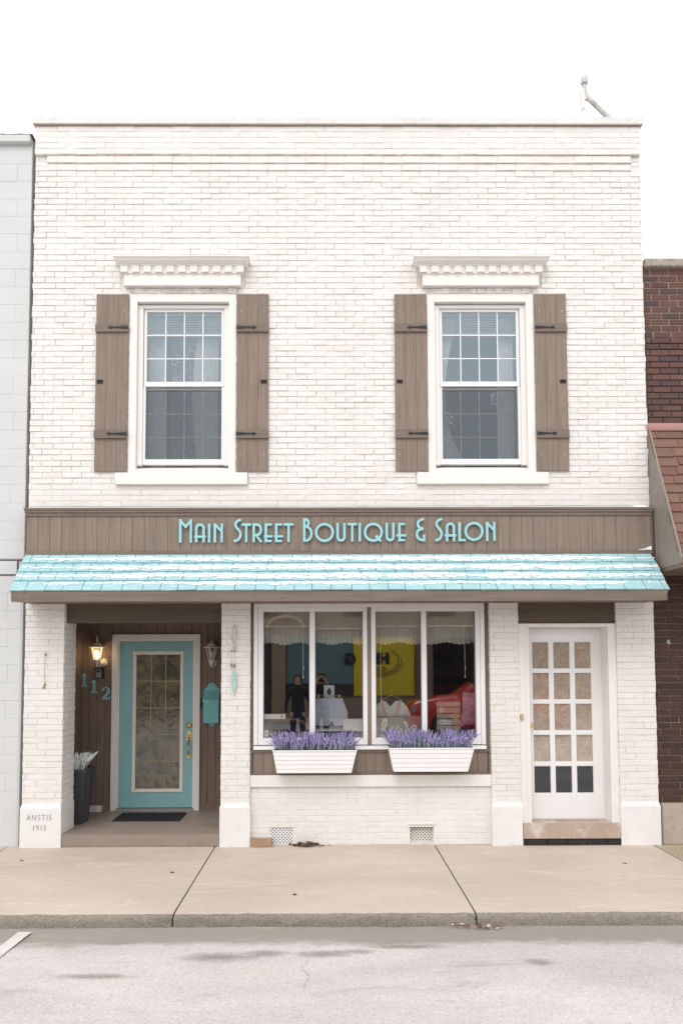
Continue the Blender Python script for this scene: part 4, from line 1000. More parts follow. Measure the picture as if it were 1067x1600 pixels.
# tall planter with woven sides
PL = empty('tall_planter', (-2.925, .62, PF), 'tall tapered charcoal woven planter beside the left brick pier', 'planter')
px, py = -2.925, .62
mb = MB(); h = .625; b0, b1 = .118, .172
mb.hexa([(px - b0, py - b0, PF), (px + b0, py - b0, PF), (px + b0, py + b0, PF), (px - b0, py + b0, PF), (px - b1, py - b1, PF + h - .03), (px + b1, py - b1, PF + h - .03), (px + b1, py + b1, PF + h - .03), (px - b1, py + b1, PF + h - .03)])
for k in range(13):      # raised vertical ribs
    for sx, sy in ((0, -1), (1, 0)):
        u = (k - 6) / 6.5
        if sx == 0: mb.tube([(px + u * b0, py - b0 - .001, PF + .004), (px + u * b1, py - b1 - .001, PF + h - .034)], .0055, 5)
        else: mb.tube([(px + b0 + .001, py + u * b0, PF + .004), (px + b1 + .001, py + u * b1, PF + h - .034)], .0055, 5)
mb.build('pot', 'charcoal', PL)
mb = MB(); c1 = b1 + .012
mb.box(px - c1, px + c1, py - c1, py - c1 + .03, PF + h - .032, PF + h); mb.box(px - c1, px + c1, py + c1 - .03, py + c1, PF + h - .032, PF + h); mb.box(px - c1, px - c1 + .03, py - c1 + .03, py + c1 - .03, PF + h - .032, PF + h); mb.box(px + c1 - .03, px + c1, py - c1 + .03, py + c1 - .03, PF + h - .032, PF + h)
mb.build('rim', 'charcoal', PL, bevel=.003)
mb = MB(); mb.box(px - .15, px + .15, py - .15, py + .15, PF + h - .029, PF + h - .02); mb.build('soil', 'soil', PL)
mb = MB(); rnd = random.Random(4)
for i in range(125):
    a = rnd.uniform(0, 2 * PI); r0 = rnd.uniform(0, .135); x, y = px + r0 * math.cos(a), py + r0 * math.sin(a); z = PF + h - .02
    le = rnd.uniform(.12, .235); ln_ = rnd.uniform(.1, .55); pts = []
    for k in range(6):
        t = k / 5; out = ln_ * 1.35 * le * t ** 1.4 * (1 if k < 5 else .9); pts.append((x + math.cos(a) * out + rnd.uniform(-.004, .004), y + math.sin(a) * out + rnd.uniform(-.004, .004), z + le * (t - .12 * t * t * t)))
    mb.tube(pts, [.004, .006, .0075, .0085, .009, .004], 5)
tag(mb.build('frosted_plant', 'frost', at=(px, py, PF + h)), 'pale frosted artificial succulent sprigs in the charcoal planter', 'plant')
mb = MB(); mb.box(-2.98, -2.80, 1.2, 1.283, PF, .235); mb.box(-2.97, -2.86, 1.19, 1.2, .19, .225)
tag(mb.build('white_box', 'whiteplastic', bevel=.008, at=(-2.89, 1.24, PF)), 'small white plastic box on the porch floor behind the planter', 'box')
# hanging ornament on the pier
OR = empty('hanging_ornament', (-1.0, -.02, 2.4), 'wire and bead hanging ornament with a teal feather shaped drop on the brick pier', 'ornament')
mb = MB()
xo = -1.01
mb.tube([(xo + .012 + .03 * math.cos(t) * (.8 + .1 * math.sin(3 * t)), -.022, 2.29 + .125 * math.sin(t)) for t in [2 * PI * k / 24 for k in range(25)]], .0035, 6)
mb.tube([(xo + .03 * math.sin(t * 1.5), -.02, 2.16 + .22 * t / 6) for t in [6 * k / 20 for k in range(21)]], .003, 6)
mb.tube([(xo - .03, -.02, 2.14), (xo - .012, -.02, 2.165), (xo + .01, -.02, 2.145), (xo + .03, -.02, 2.17)], .003, 6)
mb.build('wire', 'galv', OR)
mb = MB()
for dx in (-.024, .012):
    mb.tube([(xo + dx, -.022, 2.145), (xo + dx * .9, -.022, 1.99)], .0018, 5)
mb.build('string', 'cord', OR)
mb = MB()
for dx in (-.024, .012):
    for z in (2.13, 1.985, 1.97): mb.lathe((xo + dx, -.024, z), [(.003, -.011), (.010, -.005), (.011, .002), (.006, .01)], 10)
mb.lathe((xo - .006, -.024, 1.965), [(.003, -.011), (.010, -.005), (.011, .002), (.006, .01)], 10)
mb.build('bead', 'brassdull', OR)
def leafpoly(cx, z0, z1, w, n=14): 
    L = [(cx + w * math.sin(PI * k / n) ** .8, z0 + (z1 - z0) * k / n) for k in range(n + 1)]; return L + [(cx - w * math.sin(PI * k / n) ** .8, z0 + (z1 - z0) * k / n) for k in range(n - 1, 0, -1)]
mb = MB(); mb.prism(leafpoly(xo + .002, 1.645, 1.955, .037), -.018, -.026); mb.build('white_rim', 'whitemetal', OR)
mb = MB(); mb.prism(leafpoly(xo + .006, 1.672, 1.945, .029), -.0262, -.032); mb.build('teal_drop', 'seaglass', OR)
HK = empty('hook_cord', (-3.058, -.02, 1.93), 'thin tan cord strung between two rusty hooks on the left pier', 'cord')
mb = MB(); mb.tube([(-3.058, -.018, 2.095), (-3.062, -.016, 1.95), (-3.060, -.018, 1.79)], .0028, 6); mb.build('cord', 'cord', HK)
for z in (2.10, 1.775):
    mb = MB(); mb.lathe((-3.056, -.007, z), [(.014, 0), (.012, -.004)], 10, 'y'); mb.tube([(-3.056, -.008, z), (-3.056, -.028, z - .004), (-3.044, -.034, z + .01), (-3.04, -.03, z + .022)], .004, 6)
    if z < 2: mb.lathe((-3.066, -.008, z - .03), [(.016, 0), (.014, -.012), (.008, -.02)], 9, 'y')
    mb.build('hook', 'brassdull', HK)

# ------------------------------------------------------------------ window boxes with lavender
def flower_box(x0, x1, b0, b1, zt, zb, label, lab2, seed):
    o = empty('window_box', ((x0 + x1) / 2, -.08, zb), label, 'window box', 'white window boxes under the shop window')
    yf, yb = -.20, .008
    mb = MB(); steps = 5
    for i in range(steps):
        t0, t1 = i / steps, (i + 1) / steps
        def at(t): return (b0 + (x0 - b0) * t, b1 + (x1 - b1) * t, yf + .045 * (1 - t), zb + (zt - zb) * t)
        A, B = at(t0), at(t1); lip = .0035
        mb.hexa([(A[0], A[2] - lip, A[3]), (A[1], A[2] - lip, A[3]), (A[1], yb, A[3]), (A[0], yb, A[3]), (B[0], B[2] + .002, B[3]), (B[1], B[2] + .002, B[3]), (B[1], yb, B[3]), (B[0], yb, B[3])])
    mb.box(x0 - .003, x1 + .003, yf - .006, yb, zt - .001, zt + .010)
    mb.build('trough', 'boxwhite', o)
    mb = MB(); mb.box(x0 + .012, x1 - .012, yf + .01, yb - .01, zt + .0101, zt + .016); mb.build('soil', 'soil', o)
    rnd = random.Random(seed); st = MB(); fl = MB()
    zz = zt + .012
    for i in range(430):
        x = rnd.uniform(x0 + .02, x1 - .02); y = rnd.uniform(yf + .015, yb - .03)
        le = rnd.uniform(.11, .235) * (.86 + .5 * noise.noise(Vector((x * 8, seed, 0)))); le = min(le, .185); dx = rnd.gauss(0, .032) + (x - (x0 + x1) / 2) * .06; dy = rnd.gauss(-.01, .03)
        if abs(x - x0) < .08: dx -= .035 * rnd.random()
        if abs(x - x1) < .08: dx += .035 * rnd.random()
        p = [Vector((x + dx * t * t, y + dy * t * t, zz + le * t)) for t in (0, .35, .6, 1)]
        st.tube([p[0], p[1], p[2]], [.0022, .0018, .0015], 3, False)
        if rnd.random() < .6:
            # flower spike: stacked little florets
            a, b = p[1], p[3]; m = 5
            for k in range(m):
                t = (k + .5) / m; c = a.lerp(b, t * .98); r = .0088 * (1.15 - .7 * t) * rnd.uniform(.8, 1.25); d = (b - a) / m * .75
                fl.tube([c - d * .6, c, c + d * .8], [r * .45, r, r * .2], 5, False)
        else:
            # blade leaf
            w = .006; s = Vector((rnd.uniform(-1, 1), rnd.uniform(-1, 1), 0)).normalized() * w
            st.quad([p[0] - s, p[0] + s, p[2] + s * .8, p[3], p[2] - s * .8])
    l = st.build('lavender', 'stem', at=((x0 + x1) / 2, -.08, zt), fix=False); tag(l, lab2, 'lavender', 'artificial lavender in the window boxes')
    fl.build('flowers', 'purple', l, fix=False)
flower_box(-.570, .318, -.528, .262, 1.066, .832, 'left white ribbed window box under the display window', 'purple lavender sprays filling the left window box', 2)
flower_box(.658, 1.562, .711, 1.500, 1.088, .842, 'right white ribbed window box under the display window', 'purple lavender sprays filling the right window box', 9)

# ------------------------------------------------------------------ litter and loose things at the wall foot
mb = MB(); mb.box(-.822, -.590, -.045, .035, GZ, .115); o = mb.build('loose_brick', 'lantbrick', bevel=.005, at=(-.7, 0, GZ)); tag(o, 'loose tan brick lying at the wall foot beside the left vent', 'brick')
def scraps(name, mats, cx, cy, rx, ry, z, n, size, seed, label, cat, h=0):
    rnd = random.Random(seed); mb = MB()
    for i in range(n):
        x, y = cx + rnd.gauss(0, rx), cy + rnd.gauss(0, ry); s = size * rnd.uniform(.4, 1.3); a = rnd.uniform(0, 6.3); mb.cur = rnd.randrange(len(mats))
        zz = z + rnd.uniform(.002, .012) + h * max(0, 1 - abs(x - cx) / (rx * 2)) * rnd.random()
        pts = []
        for k in range(6):
            t = 2 * PI * k / 6; rr = s * rnd.uniform(.5, 1) * (1 if k % 2 else .7); pts.append((x + rr * math.cos(t + a), y + rr * .7 * math.sin(t + a), zz + rnd.uniform(0, s * .45)))
        mb.quad(pts)
    return tag(mb.build(name, mats, fix=False), label, cat, kind='stuff')
scraps('dead_leaves', ['leafs', 'soil'], -.22, -.0, .085, .03, GZ, 130, .028, 3, 'heap of dead brown leaves at the foot of the wall by the left vent', 'leaves', .035)
scraps('gutter_litter', ['leafs', 'paper', 'curb', 'leafs'], 1.17, -2.235, .13, .018, RZ + .004, 55, .022, 6, 'dead leaves and paper scraps in the gutter at the joint', 'litter')
scraps('joint_debris', ['leafs', 'soil'], 0.9, -2.24, .6, .012, RZ + .003, 60, .008, 8, 'fine debris along the curb foot', 'litter')
scraps('step_grit', ['leafs', 'soil', 'stepstone'], 2.6, -.03, .35, .015, GZ, 60, .009, 12, 'grit and crumbs along the foot of the side door step', 'debris')
scraps('wall_grit', ['soil', 'curb'], 0, .0, 2.2, .02, GZ, 260, .006, 15, 'fine grit where the pavement meets the wall', 'debris')
rnd = random.Random(77)
for i, (x, y, lb) in enumerate(((-3.05, -.55, 'curled dead leaf on the left pavement slab near the inscribed plinth'), (-1.45, -1.0, 'dark leaf scrap on the pavement left of the first joint'), (-.27, -1.68, 'dark leaf scrap on the middle pavement slab near the curb'), (2.9, -.75, 'dark leaf scrap on the pavement before the side door'))):
    mb = MB(); mb.quad([(x + .022 * math.cos(t) * rnd.uniform(.6, 1.2), y + .014 * math.sin(t) * rnd.uniform(.6, 1.2), GZ + .004 + .008 * rnd.random()) for t in [2 * PI * k / 7 for k in range(7)]])
    tag(mb.build('dead_leaf', 'soil', fix=False, at=(x, y, GZ)), lb, 'leaf', 'leaf scraps on the pavement')
def crack(pts, z, w, mat, name, seed):
    rnd = random.Random(seed); P = smooth_pts(pts, 14); P = [(a + rnd.gauss(0, .006), b + rnd.gauss(0, .006)) for a, b in P]; mb = MB()
    for i in range(len(P) - 1):
        d = Vector(P[i + 1]) - Vector(P[i]); n_ = Vector((-d.y, d.x)).normalized() * w * rnd.uniform(.3, 1)
        mb.quad([(P[i][0] + n_.x, P[i][1] + n_.y, z), (P[i + 1][0] + n_.x, P[i + 1][1] + n_.y, z), (P[i + 1][0] - n_.x, P[i + 1][1] - n_.y, z), (P[i][0] - n_.x, P[i][1] - n_.y, z)])
    tag(mb.build(name, mat, fix=False), kind='structure')
crack([(-.17, -2.72), (-.13, -2.85), (-.17, -2.98), (-.12, -3.10), (-.15, -3.3)], RZ + .006, .0010, 'jointdirt', 'road_crack', 3)
crack([(-3.40, -1.35), (-3.0, -1.30), (-2.62, -1.42), (-2.3, -1.37)], GZ + .0035, .0009, 'curb', 'sidewalk_crack', 5)
crack([(1.17, -.95), (1.6, -1.0), (2.2, -.93), (2.6, -.98)], GZ + .0035, .0009, 'curb', 'sidewalk_crack', 6)
# roof pipe
RP = empty('roof_vent_pipe', (3.43, .3, 8.2), 'grey metal vent pipe with slanted brace standing above the right end of the coping', 'pipe')
mb = MB(); mb.tube([(3.49, .3, 8.12), (3.40, .3, 8.40), (3.12, .3, 8.69), (3.085, .3, 8.74)], .030, 12)
mb.build('brace', 'galv', RP, smooth=False)
mb = MB(); mb.tube([(3.08, .3, 8.66), (3.078, .3, 8.87)], .026, 12); mb.build('mast', 'galv', RP)
mb = MB(); mb.lathe((3.08, .3, 8.86), [(.030, 0), (.040, .004), (.040, .075), (.034, .09), (.022, .10), (.006, .112)], 14); mb.build('cap', 'galv', RP)
mb = MB(); mb.hexa([(3.035, .26, 8.53), (3.08, .27, 8.565), (3.08, .33, 8.565), (3.035, .33, 8.53), (3.02, .26, 8.77), (3.065, .27, 8.78), (3.065, .33, 8.78), (3.02, .33, 8.77)]); mb.build('deflector', 'whitemetal', RP)

# ------------------------------------------------------------------ neighbours
NL = empty('block_building', (-6, 0, GZ), 'grey painted concrete block building on the left edge', 'building')
mb = MB(); mb.box(-12, -3.325, .028, 9, 0, 7.9); nw = mb.build('wall', 'blockj', NL)
mb = MB(); bricks(mb, -8, -3.328, 3.16, 7.88, .03, course=.2025, length=.41, jh=.003, jv=.003, proud=.004, jit=.001, dj=.0006, seed=91, fill=.5)
bricks(mb, -8, -3.345, .03, 2.97, .03, course=.2025, length=.41, jh=.003, jv=.003, proud=.004, jit=.001, dj=.0006, seed=92, fill=.3)
mb.box(-8, -3.40, .02, .03, 2.985, 3.13); mb.build('blockwork', 'block', nw, fix=False)
mb = MB(); mb.box(-8, -3.335, .018, .0279, 3.135, 3.148); mb.box(-3.395, -3.385, .016, .0279, 2.97, 3.135); mb.box(-8, -3.40, .019, .0279, 2.97, 2.98); mb.build('joint_strip', 'tar', nw)
mb = MB(); mb.box(-12, -3.335, -.03, .4, 7.90, 7.985); mb.build('coping', 'block', NL, bevel=.006)
mb = MB(); rnd = random.Random(2)
xs = lin(-8, -3.31, 90)
for i in range(90):
    t0 = .002 + .010 * rnd.random(); mb.box(xs[i], xs[i + 1] - .001, -.026 + .008 * rnd.random(), .4, 7.986, 7.99 + t0)
mb.build('tar_edge', 'tar', NL)
NR = empty('dark_brick_building', (7, 0, GZ), 'dark red brick building with shingled mansard on the right edge', 'building')
mb = MB(); mb.box(3.612, 12, .06, 9, 4.4, 6.46); mb.build('wall', 'nmortar', NR)
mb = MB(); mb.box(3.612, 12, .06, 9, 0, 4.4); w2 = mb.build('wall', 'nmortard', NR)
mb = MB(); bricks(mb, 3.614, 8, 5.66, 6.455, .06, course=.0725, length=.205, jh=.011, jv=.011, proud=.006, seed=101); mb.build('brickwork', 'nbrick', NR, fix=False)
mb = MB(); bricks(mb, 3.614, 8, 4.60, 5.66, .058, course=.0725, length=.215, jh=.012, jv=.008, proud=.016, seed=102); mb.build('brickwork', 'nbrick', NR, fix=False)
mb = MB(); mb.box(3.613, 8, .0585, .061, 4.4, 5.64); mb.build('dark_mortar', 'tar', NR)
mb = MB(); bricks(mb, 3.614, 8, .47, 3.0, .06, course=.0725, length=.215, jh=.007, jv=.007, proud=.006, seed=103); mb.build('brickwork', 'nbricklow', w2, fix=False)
mb = MB(); mb.box(3.625, 8, .0, .059, GZ, .468); mb.build('stone_base', 'nstone', NR, bevel=.008)
mb = MB(); mb.box(3.60, 12, .0, .5, 6.462, 6.56); mb.build('coping', 'ncope', NR, bevel=.01)
# mansard
mxa, mxb = 3.585, 9.0; A = Vector((0, -.005, 4.58)); B = Vector((0, -.66, 3.0)); dl = (A - B); ML = dl.length; mu = dl.normalized(); mn = Vector((0, -mu.z, mu.y))
mb = MB(); mb.prism([(.055, 3.0), (B.y, 3.0), (A.y, A.z), (.055, A.z)], mxa + .012, mxb, 'yz'); md = mb.build('mansard', 'cheek', NR)
mb = MB(); rnd = random.Random(17); nr = 14
for r in range(nr):
    s0, s1 = ML * r / nr - .004, ML * (r + 1) / nr + .01; x = mxa - rnd.uniform(0, .2)
    while x < mxb - .2:
        w = rnd.choice([.14, .2, .3, .3]); a = max(x, mxa - .006 + rnd.uniform(-.004, .004)); b = x + w - .005; x += w
        if b - a < .03: continue
        j = rnd.choice([0, 0, -.012, .006]); t = .014 + rnd.uniform(0, .007)
        def PP(xx, s, h): return tuple(Vector((xx, B.y, B.z)) + mu * s + mn * h)
        mb.hexa([PP(a, s0 + j, .001), PP(b, s0 + j, .001), PP(b, s1, 0), PP(a, s1, 0), PP(a, s0 + j, t), PP(b, s0 + j, t), PP(b, s1, .003), PP(a, s1, .003)])
mb.build('shingles', 'mshingle', md, fix=False)
mb = MB(); mb.prism([(.055, 4.565), (-.035, 4.565), (-.035, 4.60), (-.02, 4.605), (-.005, 4.66), (.055, 4.665)], mxa - .01, mxb, 'yz'); mb.build('ridge_flashing', 'flash', md, bevel=.003)
mb = MB()      # cheek panel with standing ribs
mb.prism([(.052, 2.995), (B.y - .0, 2.995), (B.y - .02, 3.06), (A.y - .03, 4.565), (.052, 4.565)], mxa - .003, mxa + .0115, 'yz')
for i in range(12):
    y = -.0 - .055 * i - .02; zt = A.z + (y - A.y) * (A.z - B.z) / (A.y - B.y) - .03
    if y > B.y: mb.box(mxa - .008, mxa - .0029, y - .006, y + .006, 3.0, zt)
mb.build('side_cheek', 'cheek', md)
mb = MB(); mb.box(mxa, mxb, B.y - .005, .05, 2.955, 2.994); mb.build('soffit', 'darkwood', md)
WT = empty('wall_bracket', (3.79, .04, 2.24), 'bit of torn pale caulk stuck on the dark brick wall', 'debris')
mb = MB(); rnd = random.Random(9)
for k in range(6): mb.tube([(3.765 + rnd.uniform(-.02, .04), .052, 2.22 + rnd.uniform(-.03, .03)) for _ in range(4)], .006, 5)
mb.build('caulk', 'ncope', WT)

# ------------------------------------------------------------------ curtains and things in the windows
def pleats(mb, x0, x1, zt, zb, y, amp, n, seed=0, gather=None, bottom=None, seg=6, rows=10):
    N_ = n * seg; base = len(mb.v)
    for j in range(rows + 1):
        t = j / rows; z = zt + (zb - zt) * t
        for i in range(N_ + 1):
            u = i / N_; a0, a1 = x0, x1
            if gather: a0, a1 = gather(t, x0, x1)
            x = a0 + (a1 - a0) * u; ph = u * n * 2 * PI + .5 * math.sin(u * 9 + seed)
            yy = y + amp * math.sin(ph) * (.7 + .3 * math.sin(u * 5 + seed)) * (.6 + .4 * t)
            zz = z + ((.012 * math.sin(u * 11 + seed) + .006 * math.sin(ph)) * t if bottom else 0)
            mb.v.append((x, yy, zz))
    for j in range(rows):
        for i in range(N_):
            a = base + j * (N_ + 1) + i; mb.f.append((a, a + 1, a + N_ + 2, a + N_ + 1)); mb.mi.append(0)
def blind(name, x0, x1, zt, zb, y, pitch, mat, label, grp):
    mb = MB(); z = zt - .03; mb.box(x0, x1, y - .02, y + .02, zt - .03, zt)
    while z > zb:
        mb.hexa([(x0, y - .018, z - pitch), (x1, y - .018, z - pitch), (x1, y - .016, z - pitch), (x0, y - .016, z - pitch), (x0, y + .012, z), (x1, y + .012, z), (x1, y + .014, z), (x0, y + .014, z)]); z -= pitch * .92
    mb.box(x0, x1, y - .02, y + .02, z - .02, z); return tag(mb.build(name, mat, at=((x0 + x1) / 2, y, zt)), label, 'blind', grp)
for k, c in enumerate(WC):
    side = ('left', 'right')[k]
    blind('window_blind', c - .44, c + .44, 6.0, 5.76, .155, .022, 'blind', 'raised pale blind behind the top of the %s upstairs window' % side, 'blinds in the upstairs windows')
    if k == 0:
        mb = MB(); pleats(mb, c - .44, c - .24, 5.98, 4.22, .26, .018, 5, 1); tag(mb.build('curtain', 'curtain', fix=False, smooth=True, at=(c, .26, 4.2)), 'grey curtain at the left side of the left upstairs window', 'curtain', 'curtains in the upstairs windows')
        mb = MB(); pleats(mb, c + .14, c + .36, 5.98, 4.22, .26, .018, 7, 2, lambda t, a, b: (a - .08 * math.sin(t * 3), b)); tag(mb.build('curtain', 'curtain', fix=False, smooth=True, at=(c, .26, 4.2)), 'grey curtain at the right side of the left upstairs window', 'curtain', 'curtains in the upstairs windows')
        mb = MB(); rnd = random.Random(3)       # beaded sheer between them
        for i in range(22):
            x = c - .17 + i * .0145
            for j in range(26):
                if rnd.random() < .33:
                    z = 5.65 - j * .053 + rnd.uniform(-.02, .02); s = rnd.uniform(.0035, .006); mb.box(x - s, x + s, .22, .224, z - s, z + s)
            mb.box(x - .0006, x + .0006, .2205, .2215, 4.25, 5.75)
        tag(mb.build('bead_curtain', 'whiteplastic', at=(c, .22, 4.2)), 'fine sparkly bead strings hanging in the left upstairs window', 'bead curtain')
    else:
        mb = MB(); pleats(mb, c - .44, c - .20, 5.98, 4.22, .24, .016, 5, 4, lambda t, a, b: (a, b - .16 * math.sin(min(1, t * 1.0) * PI) ** 1 + (.05 if t > .8 else 0))); tag(mb.build('curtain', 'lace', fix=False, smooth=True, at=(c, .26, 4.2)), 'white tied back curtain at the left of the right upstairs window', 'curtain', 'curtains in the upstairs windows')
        mb = MB(); pleats(mb, c + .24, c + .43, 5.98, 4.22, .24, .02, 4, 5); tag(mb.build('curtain', 'lace', fix=False, smooth=True, at=(c, .26, 4.2)), 'white hanging curtain at the right of the right upstairs window', 'curtain', 'curtains in the upstairs windows')
        def sticker(x, z, r, seed, label):
            rnd = random.Random(seed); ms = []
            for cidx, cc in enumerate([(.3, .45, .3), (.6, .5, .2), (.35, .3, .5), (.6, .62, .6)]): ms.append(MT.setdefault('decal%d' % cidx, mat_paint('decal tint', cc, .6)))
            mb = MB()
            for i in range(26):
                a = rnd.uniform(0, 6.3); q = r * math.sqrt(rnd.random()); mb.cur = rnd.randrange(4); s = rnd.uniform(.008, .02); px_, pz_ = x + q * math.cos(a), z + q * 1.2 * math.sin(a)
                mb.quad([(px_ + s * math.cos(t) * rnd.uniform(.6, 1), .1305 + i * .0002, pz_ + s * math.sin(t)) for t in [2 * PI * k / 7 for k in range(7)]])
            tag(mb.build('window_decal', ms, fix=False, at=(x, .13, z)), label, 'decal', 'stickers on the right upstairs window')
        sticker(c - .36, 4.76, .075, 2, 'colourful sticker low on the left of the right upstairs window')
        sticker(c + .20, 4.98, .07, 3, 'reddish sticker on the right of the right upstairs window')
# shop window dressing
for k, (x0, x1) in enumerate(((-.70, -.15), (-.12, .42), (.53, 1.06), (1.09, 1.65))):
    nm = ('first', 'second', 'third', 'fourth')[k]
    blind('shop_blind', x0, x1, 2.60, [2.40, 2.38, 2.40, 2.40][k] + .02, .16, .028, 'blindd', 'raised cream blind in the %s shop window pane from the left' % nm, 'blinds in the shop window')
    mb = MB(); pleats(mb, x0 - .01, x1 + .01, 2.405, 2.215, .20, .016, 11, k, bottom=True, rows=6); tag(mb.build('valance', 'valance', fix=False, smooth=True, at=((x0 + x1) / 2, .2, 2.2)), 'gathered cream valance in the %s shop window pane from the left' % nm, 'valance', 'valances in the shop window')
for x, z0, lb in ((-.26, 1.86, 'white blind pull cord in the leftmost shop pane'), (.60, 1.50, 'long white blind pull cord beside the brown mullion'), (1.535, 1.86, 'white blind pull cord in the rightmost shop pane')):
    mb = MB(); mb.tube([(x, .135, 2.4), (x + .002, .135, z0)], .003, 5); mb.lathe((x + .002, .135, z0 - .02), [(.003, .02), (.008, .0), (.006, -.01)], 8); mb.lathe((x + .006, .135, z0 + .08), [(.003, .02), (.008, .0), (.006, -.01)], 8)
    tag(mb.build('pull_cord', 'whiteplastic', at=(x, .135, z0)), lb, 'cord', 'blind pull cords')
def card(name, x0, x1, z0, z1, y, mat, label, cat, th=.004):
    mb = MB(); mb.box(x0, x1, y, y + th, z0, z1); return tag(mb.build(name, mat, at=((x0 + x1) / 2, y, z0)), label, cat)
st1 = card('window_sticker', -.690, -.455, 1.385, 1.440, .094, 'whiteplastic', 'long white sticker strip inside the leftmost shop pane', 'sticker', .001)
mb = MB(); mb.box(-.503, -.483, .0925, .0935, 1.392, 1.433); mb.build('emblem', 'tealnum', st1)
st2 = card('window_sticker', -.686, -.640, 1.195, 1.262, .094, 'whiteplastic', 'small white sticker in the lower corner of the leftmost shop pane', 'sticker', .001)
mb = MB(); mb.box(-.675, -.652, .0925, .0935, 1.208, 1.245); mb.build('emblem', 'galv', st2)
mb = MB(); mb.box(-.125, .44, .16, .50, 1.245, 1.262); tag(mb.build('display_shelf', 'whiteplastic', at=(.15, .3, 1.245)), 'white display shelf across the second shop pane', 'shelf')
SH = empty('hanging_shorts', (.06, .3, 1.262), 'pale denim shorts on a clip hanger in the second shop pane', 'shorts')
mb = MB(); sp = [(-.115, 1.60), (.18, 1.60), (.235, 1.45), (.24, 1.30), (.085, 1.29), (.06, 1.36), (.02, 1.29), (-.13, 1.30)]
mb.prism(sp, .27, .295); so2 = mb.build('fabric', 'denim', SH, bevel=.006)
mb = MB(); mb.box(-.117, .185, .262, .302, 1.568, 1.602); mb.tube([(-.06, .265, 1.56), (-.05, .262, 1.50), (.0, .262, 1.49)], .0025, 5); mb.tube([(.08, .265, 1.56), (.09, .262, 1.50), (.15, .262, 1.49)], .0025, 5); mb.build('waistband', 'denim', SH)
mb = MB(); mb.tube([(-.11, .28, 1.63), (.17, .28, 1.63)], .004, 6); mb.tube([(.03, .28, 1.63), (.03, .28, 1.68), (.05, .28, 1.70), (.035, .28, 1.72)], .003, 6)
for x in (-.09, .145): mb.box(x - .01, x + .01, .262, .302, 1.59, 1.645)
mb.build('hanger', 'brassdull', SH)
PC = empty('picture_card', (.01, .4, 1.262), 'small white card with a dark oval picture behind the shorts', 'card')
mb = MB(); mb.box(-.03, .09, .41, .415, 1.60, 1.745); mb.build('paper', 'whiteplastic', PC)
mb = MB(); mb.prism([(.03 + .024 * math.cos(t), 1.672 + .038 * math.sin(t)) for t in [2 * PI * k / 16 for k in range(16)]], .408, .4098); mb.build('portrait', 'ink', PC)
bx = card('white_box', .185, .44, 1.262, 1.372, .20, 'whiteplastic', 'white lettered box on the display shelf', 'box', .10)
text_mesh('caption', 'SHOP LOCAL', .03, .32, .1985, 1.285, .001, 'galv', bx) if False else None
# love board
LV = empty('love_board', (.81, .22, 1.15), 'grey wooden board with cream script reading love', 'board sign')
mb = MB(); mb.box(.545, 1.05, .215, .235, 1.13, 1.405); mb.build('board', 'signgrey', LV)
mb = MB()
def lp(u, v): return (.60 + u * .40, 1.165 + v * .20)
scr = [[(0, .15), (.12, .55), (.16, .95), (.10, 1.0), (.05, .6), (.06, .1), (.14, .0), (.2, .12)], [(.42, .62), (.30, .5), (.28, .2), (.38, .04), (.5, .2), (.5, .5), (.42, .62), (.44, .5), (.58, .5)], [(.58, .5), (.62, .1), (.66, .08), (.74, .5), (.72, .75), (.66, .9)], [(.74, .5), (.9, .42), (1.0, .55), (.94, .68), (.86, .5), (.88, .2), (.98, .08), (1.08, .2)]]
for s in scr: mb.ribbon([lp(*p) for p in smooth_pts(s, 5)], .021, .205, .2145)
mb.build('script', 'chalk', LV)
TP = empty('strappy_shirt', (.75, .3, 1.4), 'white sleeveless shirt with pink straps on a hanger above the love board', 'shirt')
mb = MB(); mb.prism([(.545, 1.36), (.545, 1.50), (.60, 1.56), (.66, 1.575), (.72, 1.50), (.78, 1.575), (.86, 1.56), (.92, 1.49), (.965, 1.36)], .29, .32); mb.build('fabric', 'whitecloth', TP, bevel=.01)
for s in (-1, 1):
    mb = MB(); mb.ribbon([(.725 + s * .105, 1.575), (.725 + s * .085, 1.5), (.725 + s * .05, 1.40)], .022, .28, .289); mb.build('strap', 'pinkcloth', TP)
mb = MB(); mb.tube([(.62, .305, 1.575), (.73, .305, 1.635), (.86, .305, 1.575)], .005, 6); mb.tube([(.73, .305, 1.635), (.73, .305, 1.67), (.75, .305, 1.69), (.74, .305, 1.71)], .003, 6); mb.build('hanger', 'brassdull', TP)
# plank sign
PS = empty('plank_sign', (1.37, .25, 1.18), 'slatted wooden sign reading HOME IS OUR HAPPY in the rightmost shop pane', 'board sign')
rows = [(1.57, 1.64, 'plankr', 'HOME', 'ink'), (1.505, 1.56, 'plankd', None, None), (1.435, 1.495, 'plankd', 'IS', 'vinyl'), (1.375, 1.425, 'plankd', None, None), (1.30, 1.365, 'plankd', 'OUR', 'vinyl'), (1.245, 1.29, 'plankd', None, None), (1.175, 1.235, 'signgrey', 'HAPPY', 'ink')]
for z0, z1, m, tx, tm in rows:
    mb = MB(); mb.box(1.235, 1.50, .255, .27, z0, z1); pk = mb.build('plank', m, PS)
    if tx: text_mesh('word', tx, .068, 1.268 if tx != 'HAPPY' else 1.26, .253, z0 + .008, .002, tm, pk, center=False, sx=.95, bold=.002)
mb = MB(); mb.box(1.27, 1.29, .2705, .28, 1.15, 1.63); mb.box(1.45, 1.47, .2705, .28, 1.15, 1.63); mb.build('batten', 'plankd', PS)
mb = MB()
